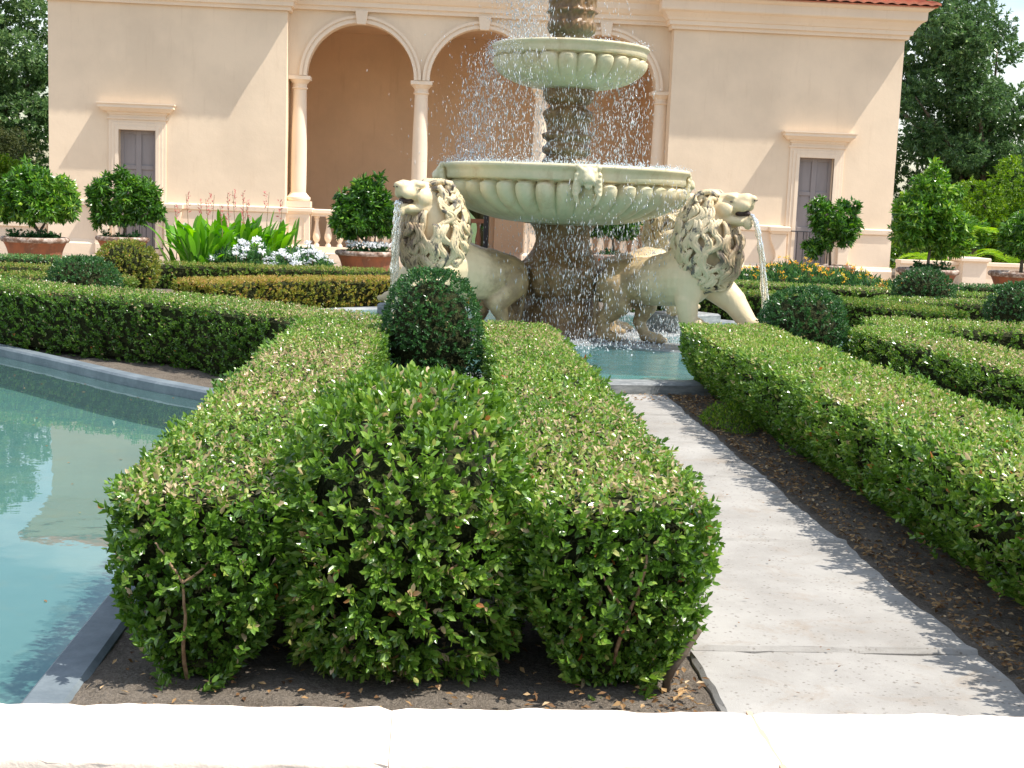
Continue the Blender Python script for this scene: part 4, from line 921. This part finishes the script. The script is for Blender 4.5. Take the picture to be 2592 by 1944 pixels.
# arcade
cxs = [-1.19, .83, 2.85]; RI, RO = .885, 1.0; ZS = 3.04; x0a, x1a = -2.37, 3.95; ya, yb = CYB, CYB+.28
mb = MB(); edges = [x0a]
def seg(xa, xb, za, zb): mb.prism([(xa, za), (xa, 4.42), (xb, 4.42), (xb, zb)], 'y', ya, yb)
px = x0a
for c_ in cxs:
    seg(px, c_-RI, ZS, ZS)
    for i in range(28):
        a, b = math.pi-math.pi*i/28, math.pi-math.pi*(i+1)/28; seg(c_+RI*math.cos(a), c_+RI*math.cos(b), ZS+RI*math.sin(a), ZS+RI*math.sin(b))
    px = c_+RI
seg(px, x1a, ZS, ZS); bpart(mb, 'arcade_wall', m_wall)
for c_ in cxs:
    mb = MB()
    for ri, ro, p in ((RI-.004, RI+.045, .045), (RI+.03, RI+.085, .032), (RI+.07, RO, .055)):
        V = []; F = []; n = 40
        for i in range(n+1):
            a = math.pi*i/n; ca, sa = math.cos(a), math.sin(a)
            V += [(c_+ri*ca, ya+.05, ZS+ri*sa), (c_+ri*ca, ya-p, ZS+ri*sa), (c_+ro*ca, ya-p, ZS+ro*sa), (c_+ro*ca, ya+.05, ZS+ro*sa)]
        for i in range(n):
            for j in range(3): F.append((i*4+j, i*4+j+1, (i+1)*4+j+1, (i+1)*4+j))
        F += [(0, 1, 2, 3), (n*4+3, n*4+2, n*4+1, n*4)]; mb.add(V, F)
    ar = bpart(mb, 'archivolt', m_trim)
    mb = MB(); mb.prism([(c_-.075, ZS+RI-.03), (c_-.105, ZS+RO+.075), (c_+.105, ZS+RO+.075), (c_+.075, ZS+RI-.03)], 'y', ya-.10, ya+.02); bpart(mb, 'keystone', m_trim, .006)
# entablature over the arches
mb = MB()
prof = [(ya+.01, 4.10), (ya-.07, 4.10), (ya-.075, 4.16), (ya-.11, 4.17), (ya-.115, 4.24), (ya-.15, 4.26), (ya-.20, 4.33), (ya-.21, 4.42), (ya-.26, 4.46), (ya-.28, 4.52), (ya+.01, 4.52)]
mb.prism(prof, 'x', x0a+.02, x1a-.02); bpart(mb, 'entablature', m_trim)
mb = MB(); mb.prism([(ya-.35, 4.55), (25.2, 5.5), (28, 4.55)], 'x', x0a+.4, x1a-.4); bpart(mb, 'roof', m_tile)
# columns on pedestals
for i, x in enumerate((-2.19, -.18, 1.84, 3.86)):
    yc = ya+.14; col = MB(); pr_ = [(.125, 1.12)]
    for k in range(13): t = k/12; pr_.append((.127+.006*math.sin(math.pi*min(1, t*1.2))-.017*t**1.5, 1.13+1.70*t))
    col.lathe(pr_, x, yc, 40); col = bpart(col, 'column', m_trim, smooth=True); sm30(col)
    mb = MB(); mb.lathe([(.185, .985), (.20, 1.0), (.205, 1.03), (.20, 1.055), (.175, 1.068), (.168, 1.085), (.15, 1.10), (.135, 1.125)], x, yc, 40); mb.box(x-.215, x+.215, yc-.215, yc+.215, .885, .986)
    sm30(bpart(mb, 'column_base', m_trim, 0, col))
    mb = MB(); mb.lathe([(.112, 2.82), (.132, 2.835), (.132, 2.85), (.116, 2.86), (.116, 2.91), (.13, 2.925), (.165, 2.965), (.17, 2.975)], x, yc, 40); mb.box(x-.18, x+.18, yc-.18, yc+.18, 2.975, 3.035)
    sm30(bpart(mb, 'capital', m_trim, 0, col))
    mb = MB(); mb.box(x-.21, x+.21, yc-.21, yc+.21, .14, .80); ring_loft(mb, x-.21, x+.21, yc-.21, yc+.21, [(.0, .775), (.02, .785), (.03, .81), (.045, .82), (.045, .865), (.03, .875)]); ring_loft(mb, x-.21, x+.21, yc-.21, yc+.21, [(.045, .13), (.045, .22), (.02, .245), (.0, .26)])
    for a, b, c_, d in ((x-.13, x+.13, .34, .35), (x-.13, x+.13, .70, .71), (x-.13, x-.12, .35, .70), (x+.12, x+.13, .35, .70)): mb.box(a, b, yc-.222, yc-.205, c_, d)
    bpart(mb, 'pedestal', m_trim)
# balustrades
for xa, xb, n in ((-1.97, -.41, 8), (2.07, 3.63, 8)):
    yc = ya+.14
    mb = MB(); mb.prism([(yc-.10, .775), (yc-.12, .80), (yc-.12, .85), (yc-.10, .865), (yc+.10, .865), (yc+.12, .85), (yc+.12, .80), (yc+.10, .775)], 'x', xa, xb); mb.box(xa, xb, yc-.09, yc+.09, .745, .775); rl = bpart(mb, 'balustrade_rail', m_trim)
    mb = MB(); mb.box(xa, xb, yc-.11, yc+.11, .14, .24); bpart(mb, 'balustrade_base', m_trim)
    for k in range(n):
        x = xa+(xb-xa)*(k+.5)/n; mb = MB(); mb.lathe([(.05, .24), (.05, .27), (.034, .29), (.03, .31), (.055, .345), (.066, .39), (.062, .44), (.04, .54), (.030, .62), (.03, .66), (.045, .68), (.033, .70), (.048, .72), (.048, .746)], x, yc, 20)
        sm30(bpart(mb, 'baluster', m_trim), 50)
# loggia shell: floor, rear wall with doorway, ceiling
mb = MB(); mb.box(x0a+.004, x1a-.004, ya-.12, 25.8, 0, .14); mb.box(.55, 1.35, 21.95, ya-.12, 0, .07); mb.box(.45, 1.45, 21.6, 21.95, 0, .03); bpart(mb, 'loggia_floor', m_trim, .008)
mb = MB(); o0, o1 = .32, 1.16; mb.box(x0a, o0, 25.8, 26.05, 0, 4.1); mb.box(o1, x1a, 25.8, 26.05, 0, 4.1); mb.box(o0, o1, 25.8, 26.05, 1.62, 4.1); mb.box(x0a, x1a, yb, 26.05, 4.1, 4.16)
mb.box(x0a+.001, x0a+.02, yb, 25.8, .14, 4.1); mb.box(x1a-.02, x1a-.001, yb, 25.8, .14, 4.1); bpart(mb, 'loggia_wall', m_loggia)
mb = MB(); mb.box(o0, 1.06, 25.86, 25.98, .68, .76); bpart(mb, 'rear_rail', m_redb); mb = MB(); mb.box(o0, 1.06, 25.86, 25.98, .05, .20); bpart(mb, 'rear_rail', m_redb)
for k in range(4):
    x = o0+.09+k*.185; mb = MB(); mb.lathe([(.05, .20), (.04, .23), (.06, .33), (.06, .38), (.032, .52), (.032, .60), (.05, .68)], x, 25.92, 12); bpart(mb, 'rear_baluster', m_redb, smooth=True)
mb = MB(); mb.box(1.06, 1.15, 25.84, 25.98, .05, 1.62); bpart(mb, 'gate_post', m_iron)
mb = MB(); mb.box(1.25, 1.92, 25.60, 25.78, .14, .80); mb.box(1.22, 1.95, 25.57, 25.79, .80, .86); bpart(mb, 'rear_pier', m_loggia, .006)
# side garden walls
lw = empty('garden_wall', (-9, 22.7, 0)); tag(lw, 'low pale garden wall left of the pavilion behind the first potted tree', 'wall')
mb = MB(); mb.box(-9, 2.76, -.1, .1, 0, .41); mb.build('wall_face', m_lowall, lw); mb = MB(); mb.box(-9, 2.76, -.14, .14, .41, .47); mb.build('wall_cap', m_trim, lw)
rw = empty('garden_wall', (10, 22.1, 0)); tag(rw, 'low pale garden wall with square pier right of the pavilion', 'wall')
mb = MB(); mb.box(-2.14, 12, -.1, .1, 0, .345); mb.build('wall_face', m_lowall, rw); mb = MB(); mb.box(-2.14, 12, -.14, .14, .345, .40); mb.build('wall_cap', m_trim, rw)
for x in (-.95, 3.6, 8): 
    mb = MB(); mb.box(x-.2, x+.2, -.32, .22, 0, .42); ring_loft(mb, x-.2, x+.2, -.32, .22, [(0, .40), (.03, .415), (.05, .43), (.05, .47), (.04, .48)]); mb.build('pier', m_lowall, rw)

# ------------------------------------------------------------------ potted citrus trees
def potted(label, x, y, rp, zrim, blobs, trunk, n=5200, ln=.085, under=None, mat=None, base=.42, seed=1):
    root = empty('potted_citrus_tree', (x, y, .006)); tag(root, label, 'potted tree', 'citrus trees in terracotta pots')
    k = zrim; pr = [(rp*.66, 0), (rp*.70, .02), (rp*.74, k*.35), (rp*.80, k*.62), (rp*.88, k*.80), (rp*.93, k*.86)]
    mb = MB(); mb.lathe(rounded(pr), seg=64, fn=lambda a, j, z: 1+.006*math.sin(26*a)); pt = mb.build('pot', m_pot, root); sm30(pt, 50)
    mb = MB(); mb.lathe(rounded([(rp*.90, k*.84), (rp*.97, k*.85), (rp*1.0, k*.90), (rp*1.0, k*.95), (rp*.96, k*1.0), (rp*.88, k*1.0), (rp*.85, k*.94)]), seg=64, cap=False); sm30(mb.build('rim', m_rim, pt, smooth=True), 60)
    mb = MB(); mb.lathe([(rp*.86, k*.90), (rp*.86, k*.93)], seg=32); mb.build('soil', m_soil, pt)
    mb = MB()
    for pts, r0 in trunk: mb.tube(pts, [r0*(1-.5*i/(len(pts)-1)) for i in range(len(pts))], 8)
    mb.build('trunk', m_bark, root, smooth=True)
    r_ = random.Random(int(abs(x*100))); bs = list(blobs)
    for k_ in range(16):
        b = r_.choice(blobs); a_ = r_.uniform(0, 6.28); e_ = r_.uniform(-.6, 1.2); s_ = r_.uniform(.95, 1.25); bs.append((b[0]+b[3]*s_*math.cos(a_)*math.cos(e_), b[1]+b[4]*math.sin(a_)*math.cos(e_), b[2]+b[5]*s_*math.sin(e_), .07, .07, .09))
    if any(blobs): crown('crown', root, bs, n, ln, mat or m_citrus, base+.02, .24, .5, 1, .36, .3, 4, .9, .28, 1.0)
    if under:
        ur = max(q[2] for q in under[0])+.12; crown('underplanting', root, [(ux, uy, k+.02, r_, r_, .08) for ux, uy, r_ in under[0]]+[(0, -.05, k, ur, ur*.7, .035)], int(under[1]*1.5), .04, under[2], .4, .2, .0, 1, .5)
        if len(under) > 3:
            m_ = under[3]; ii = rng.integers(0, len(under[0]), m_); U = np.array(under[0])[ii]; P = np.stack([U[:, 0]+rng.normal(0, .5, m_)*U[:, 2], U[:, 1]+rng.normal(0, .5, m_)*U[:, 2], k+.05+rng.random(m_)*.06], 1)
            leaves('white_blossoms', P, rdir(m_)+[0, 0, .5], rdir(m_)+[0, 0, 1], np.full(m_, .035), np.full(m_, .03), rng.random(m_), m_white, root)
    return root
potted('wide potted citrus tree at the far left in front of the low wall', -4.98, 17.5, .42, .43,
       [(-.05, 0, 1.0, .34, .33, .30), (.26, .05, .98, .27, .28, .24), (-.38, -.05, .83, .24, .25, .2), (.05, -.1, .78, .38, .3, .17), (.38, 0, .80, .17, .2, .16), (-.15, .1, 1.15, .2, .2, .14)],
       [([(.04, 0, .38), (.05, 0, .48), (-.02, .0, .6), (-.15, .02, .75)], .028), ([(.05, 0, .48), (.12, 0, .6), (.2, 0, .75)], .02)], 7000, .105, ([(-.22, -.1, .12), (.22, -.1, .16), (0, -.2, .1)], 1200, m_flowgreen), base=.48)
potted('potted citrus tree with a two-lobed crown in front of the left grey door', -4.35, 19.6, .38, .40,
       [(-.33, 0, .95, .15, .2, .24), (-.28, .0, .70, .14, .15, .15), (.15, 0, 1.0, .27, .27, .25), (.28, .05, .80, .25, .25, .2), (.0, -.05, .72, .22, .2, .16), (.02, 0, 1.18, .1, .1, .1), (-.22, 0, 1.2, .07, .07, .09)],
       [([(.0, 0, .35), (.03, 0, .5), (.0, .0, .62), (-.12, .02, .78)], .024), ([(.0, 0, .62), (.12, 0, .8)], .018)], 6500, .105, ([(-.2, -.1, .09), (.2, -.1, .1)], 500, m_flowgreen), base=.36)
potted('dense potted citrus tree with white blossoms beside the left lion head', -.80, 17.6, .40, .40,
       [(-.02, 0, 1.14, .20, .2, .2), (.08, 0, .98, .30, .3, .24), (-.22, 0, .90, .20, .25, .2), (-.05, 0, .80, .38, .3, .19), (.22, 0, .78, .2, .2, .2), (-.3, -.05, .72, .15, .15, .14)],
       [([(.02, 0, .35), (.0, 0, .5), (.0, .0, .7)], .026), ([(.0, 0, .5), (-.12, 0, .62), (-.2, 0, .7)], .018), ([(.1, .0, .38), (.12, 0, .6)], .018)], 7500, .105, ([(-.12, -.15, .14), (.1, -.18, .14), (.22, -.05, .12)], 900, m_flowgreen, 420), base=.28)
potted('dark potted citrus tree seen between the fountain pedestal and the right lion', 2.62, 19.6, .38, .40,
       [(0, 0, .95, .36, .3, .28), (.25, 0, .85, .22, .2, .24), (-.25, 0, .88, .2, .2, .22)], [([(.1, 0, .35), (.08, 0, .6), (0, 0, .75)], .026)], 4500, .105, ([(0, -.1, .2)], 300, m_flowgreen), base=.18)
potted('small potted citrus tree on a bare trunk behind the marigolds', 5.75, 19.0, .36, .38,
       [(-.13, 0, 1.10, .19, .2, .17), (.20, 0, 1.05, .19, .2, .2), (.03, 0, .92, .32, .28, .17), (.24, 0, .80, .12, .12, .12), (-.24, 0, .60, .12, .12, .12), (-.15, 0, .68, .1, .1, .08)],
       [([(.02, 0, .3), (.0, 0, .55), (.05, 0, .72), (.08, 0, .85)], .024), ([(.0, 0, .55), (-.08, 0, .66), (-.15, 0, .7)], .014), ([(.05, 0, .72), (-.03, 0, .84)], .014)], 4200, .10, None, base=.36)
potted('tall bright potted citrus tree behind the right terracotta pot', 6.67, 17.6, .41, .43,
       [(-.02, 0, 1.42, .3, .3, .26), (-.1, 0, 1.15, .42, .38, .3), (.2, 0, 1.0, .36, .33, .28), (-.25, 0, .92, .28, .3, .26), (.3, 0, .78, .3, .25, .18), (.02, 0, 1.66, .15, .15, .12)],
       [([(.0, 0, .35), (.0, 0, .55), (.02, 0, .9)], .028)], 8000, .105, ([(-.15, -.1, .15), (.15, -.1, .15)], 900, m_flowgreen), base=.6)
potted('potted citrus tree cut off by the right edge of the photo', 7.95, 17.6, .42, .43,
       [(.05, 0, 1.0, .34, .3, .26), (-.05, 0, .8, .3, .3, .18)], [([(.0, 0, .35), (.0, 0, .9)], .028)], 4500, .08, None, base=.5)

# ------------------------------------------------------------------ flower beds
def canna(label, x, y, n, h, seed):
    r_ = random.Random(seed); root = empty('canna_plant', (x, y, .006)); tag(root, label, 'plant', 'canna plants in the left bed')
    mb = {}; V = []; F = []; T = []
    for k in range(n):
        a = r_.uniform(0, 6.28); rr_ = r_.uniform(0, .34); bx, by = rr_*math.cos(a), rr_*math.sin(a)*.7; z0 = r_.uniform(.02, h*.55); L_ = r_.uniform(.30, .48); lean = r_.uniform(.08, .6); w_ = r_.uniform(.035, .060)
        d = Vector((math.cos(a), math.sin(a), 0)); s = Vector((-math.sin(a), math.cos(a), 0)); b = len(V); m_ = 7; tt = r_.random()
        for j in range(m_):
            t = j/(m_-1); p = Vector((bx, by, z0))+d*(L_*lean*t+L_*.35*t*t*lean)+Vector((0, 0, L_*(t-.45*lean*t*t*1.6)))
            ww = w_*math.sin(math.pi*min(1, t*.92+.08))**.75; up = Vector((0, 0, 1))*.25*ww
            V += [tuple(p-s*ww+up), tuple(p), tuple(p+s*ww+up)]
        for j in range(m_-1):
            for q in (0, 1): F.append((b+j*3+q, b+j*3+q+1, b+j*3+3+q+1, b+j*3+3+q)); T.append(tt)
    npmesh('leaves', V, np.array(F), m_canna, root, tint=T, smooth=True)
    return root
for k, (x, y, h) in enumerate(((-2.82, 17.2, .78), (-2.35, 17.5, .88), (-3.05, 17.6, .78), (-2.65, 18.0, .92), (-2.05, 17.9, .78))):
    c_ = canna(['bright green canna plant at the front of the left bed', 'bright green canna plant in the middle of the left bed', 'leftmost bright green canna plant of the left bed', 'tall canna plant at the back of the left bed', 'rightmost canna plant, beside the white flowers'][k], x, y, 64, h, k)
    for q in range(3 if k != 4 else 2):
        r_ = random.Random(k*9+q); bx, by, hh = r_.uniform(-.3, .3), r_.uniform(-.1, .2), r_.uniform(.78, 1.12); mb = MB(); mb.tube([(bx, by, .2), (bx+.01, by, .6), (bx+r_.uniform(-.05, .05), by, hh)], [.006, .005, .003], 6); sp_ = mb.build('flower_spike', m_twig, c_)
        n = 18; z = np.linspace(hh*.78, hh, n); P = np.stack([np.full(n, bx)+rng.normal(0, .006, n), np.full(n, by)+rng.normal(0, .006, n), z], 1)
        leaves('petals', P, rdir(n)*.7+[0, 0, .6], rdir(n), rng.uniform(.03, .06, n), np.full(n, .015), rng.random(n), m_pink, sp_)
def flowers(name, label, cat, cx, cy, rx, ry, h, nf, fl, heads, mat, hs=.045, petals=14, green=m_flowgreen, dome=.4, kind=None, group=None, flat=.35):
    root = empty(name, (cx, cy, .006)); tag(root, label, cat, group, kind)
    a = rng.uniform(0, 6.28, nf); r = np.sqrt(rng.random(nf)); P = np.stack([rx*r*np.cos(a), ry*r*np.sin(a), rng.random(nf)*h*(1-dome*r*r)*.85], 1)
    leaves('foliage', P, rdir(nf)*.8+[0, 0, .8], rdir(nf), rng.uniform(.6, 1.2, nf)*fl, rng.uniform(.15, .3, nf)*fl, rng.random(nf), green, root)
    a = rng.uniform(0, 6.28, heads); r = np.sqrt(rng.random(heads)); Hc = np.stack([rx*r*np.cos(a), ry*r*np.sin(a), h*(1-dome*r*r)*rng.uniform(.8, 1.08, heads)], 1)
    Hn = norm(rdir(heads)*.5+[0, -.25, 1]); k = np.repeat(np.arange(heads), petals); d = rdir(len(k)); n_ = Hn[k]; d = norm(d-n_*(d*n_).sum(1)[:, None]*(1-flat)); rr_ = rng.random(len(k))[:, None]*.5
    tb = rng.random(heads)[k]
    leaves('blossoms', Hc[k]+d*rr_*hs, d, n_+rdir(len(k))*.3, np.full(len(k), hs*.6), np.full(len(k), hs*.42), np.clip(tb+rng.normal(0, .05, len(k)), 0, 1), mat, root)
    mb = MB()
    for i in range(0, heads, max(1, heads//60)): x, y, z = Hc[i]; mb.tube([(x*.9, y*.9, 0), (x, y, z)], .003, 4)
    mb.build('stalks', m_twig, root)
    return root
wf = [(-2.15, 16.9, .30, .28, .50, 20), (-1.75, 16.7, .28, .25, .36, 34), (-1.42, 16.9, .26, .25, .38, 18), (-1.62, 17.3, .3, .22, .48, 14), (-2.5, 17.0, .2, .2, .42, 10)]
for k, (x, y, rx, ry, h, hd) in enumerate(wf):
    flowers('white_flowers', ['white flat-headed flowers just right of the canna leaves', 'dense low patch of white flowers in the middle of the left bed', 'white flowers on thin stalks beside the terracotta pot', 'tall white flower heads at the back, before the balusters', 'few white flowers among the canna leaves'][k], 'flowers', x, y, rx, ry, h, 1500, .10, int(hd*.8), m_white, .062, 34, m_flowgreen, .3, None, 'white flowers in the left bed')
for k, (x, y, rx, ry, h, hd) in enumerate(((4.55, 16.6, .55, .4, .54, 90), (5.25, 16.8, .55, .4, .46, 90), (3.9, 16.4, .4, .3, .42, 60), (5.9, 16.3, .4, .3, .34, 50))):
    flowers('marigold_patch', ['tallest mound of orange and yellow flowers before the right grey door', 'orange and yellow flowers in front of the small potted tree trunk', 'left end of the orange flower patch, near the water jet', 'thin right end of the yellow flower patch by the skirting'][k], 'flowers', x, y, rx, ry, h, 4200, .10, hd, m_orange, .036, 10, m_flowgreen, .35, None, 'orange and yellow flowers in the right bed')
flowers('white_daisies', 'small white daisies at the foot of the orange flowers', 'flowers', 4.9, 16.1, .8, .15, .22, 300, .08, 70, m_white, .035, 10)
flowers('marigold_patch', 'few yellow flowers seen behind the back of the right lion', 'flowers', 2.95, 16.9, .45, .3, .25, 1400, .10, 24, m_orange, .05, 10, m_flowgreen, .35, None, 'orange and yellow flowers in the right bed')

# ------------------------------------------------------------------ trees behind
def tree(label, x, y, blobs, n, ln, mat, trunk_h, tr=.16, base=.4, group='trees behind the pavilion', name='broadleaf_tree', ratio=.45, K=4, shell=.35, spread=.9):
    root = empty(name, (x, y, 0)); tag(root, label, 'tree', group)
    mb = MB(); mb.tube([(0, 0, -.1), (.05, 0, trunk_h*.5), (0, .05, trunk_h), (.1, 0, trunk_h*1.5)], [tr*1.2, tr, tr*.75, tr*.3], 10)
    for k, b in enumerate(blobs[:14]): mb.tube([(0, 0, trunk_h*(.5+.04*k)), (b[0]*.45, b[1]*.45, (trunk_h+b[2])*.5), (b[0]*.95, b[1]*.95, b[2])], [tr*.5, tr*.3, tr*.08], 6)
    mb.build('trunk', m_bark, root, smooth=True)
    crown('crown', root, blobs, n, ln, mat, base, .2, shell, 1, ratio, .15, K, .9, .28, spread); return root
def clumps(n, cx, cz, rx, ry, rz, r0, r1, seed, bottom=.0):
    r_ = random.Random(seed); out = []
    while len(out) < n:
        d = Vector((r_.gauss(0, 1), r_.gauss(0, 1), r_.gauss(0, 1))).normalized()*(r_.random()**.42)
        p = (cx+d.x*rx, d.y*ry, cz+d.z*rz); r = r_.uniform(r0, r1)
        if p[2]-r*.5 > bottom: out.append((p[0], p[1], p[2], r, r, r*.75))
    return out
tree('tall dark green tree right of the pavilion against the sky', 13.0, 31, clumps(58, -1.5, 3.9, 1.75, 1.8, 3.9, .4, .75, 1, .1)+clumps(30, .3, 2.3, 1.8, 1.5, 2.0, .45, .8, 2, .1), 110000, .115, m_tree, 1.6, .2, .46)
tree('dark green tree at the right edge behind the taller tree', 16.5, 33, clumps(34, 0, 1.7, 2.6, 2, 1.9, .5, .9, 3, .2), 45000, .12, m_tree, 1.2, .2, .46)
tree('dark green tree at the top left behind the pavilion wall', -10.6, 32, clumps(62, 0, 3.4, 2.3, 1.8, 3.2, .6, .95, 4, .3), 110000, .13, m_tree, 1.6, .18, .58)
tree('dark tree seen through the rear loggia doorway', 1.2, 31, clumps(16, 0, 1.4, 1.8, .6, 1.3, .5, .8, 5, .1), 14000, .10, m_tree, 1.2, .12, .5)
tree('olive brown bush at the far left behind the potted tree', -8.9, 28, clumps(16, -.2, 1.7, 1.0, .8, .9, .4, .6, 6, .1), 15000, .08, m_brsh, 1, .08, .5, name='shrub', group='shrubs at the left of the pavilion')
tree('light green bush at the left edge beside the pavilion corner', -8.25, 26.5, clumps(20, -.1, 1.05, .9, .7, .8, .35, .55, 7, .1), 17000, .09, m_shrub, .7, .07, .5, name='shrub', group='shrubs at the left of the pavilion')
tree('grey green bush low on the left behind the garden wall', -8.6, 24.6, clumps(14, -.2, .65, 1.1, .6, .55, .3, .5, 8, .05), 12000, .07, m_greysh, .5, .05, .5, name='shrub', group='shrubs at the left of the pavilion')
tree('rounded yellow-green shrub on the right behind the garden wall', 11.3, 25.6, clumps(34, .3, 1.15, 1.5, 1.0, 1.05, .35, .6, 9, .05), 36000, .085, m_shrub, .8, .08, .45, name='shrub', group='shrubs behind the right garden wall')
tree('green shrub just right of the pavilion corner behind the wall', 9.3, 24.6, clumps(14, .0, .8, .8, .6, .75, .3, .5, 10, .05), 12000, .09, m_citrus, .6, .06, .6, name='shrub', group='shrubs behind the right garden wall')
def fern(label, x, y, h, n, seed):
    r_ = random.Random(seed); root = empty('tree_fern', (x, y, 0)); tag(root, label, 'fern', 'tree ferns behind the right garden wall'); P, A, Nn, l = [], [], [], []
    for k in range(n):
        a = 6.283*k/n+r_.uniform(-.2, .2); L_ = r_.uniform(.7, 1.0)
        for j in range(26):
            t = (j+1)/26; p = Vector((math.cos(a)*L_*t, math.sin(a)*L_*t, h+.35*math.sin(t*2.4)*L_-.25*t*t))
            for s in (-1, 1):
                P.append(p); A.append((-math.sin(a)*s+math.cos(a)*.35, math.cos(a)*s+math.sin(a)*.35, -.15)); Nn.append((0, 0, 1)); l.append(.20*math.sin(math.pi*min(.97, t*.85+.12)))
    P, A, Nn, l = map(np.array, (P, A, Nn, l)); leaves('fronds', P, A, Nn, l, l*.16+.008, rng.random(len(P)), m_fern, root)
    mb = MB(); mb.tube([(0, 0, 0), (0, 0, h)], [.06, .05], 8); mb.build('trunk', m_bark, root); return root
fern('pale green tree fern directly behind the right terracotta pot', 9.05, 23.4, .25, 13, 1); fern('upright pale green fern behind the wall pier on the right', 10.4, 23.4, .35, 13, 2); fern('fern hanging below the rounded yellow-green shrub', 10.1, 24.4, .75, 12, 3)
print('objects', len(bpy.data.objects), 'faces', sum(len(m.polygons) for m in bpy.data.meshes))
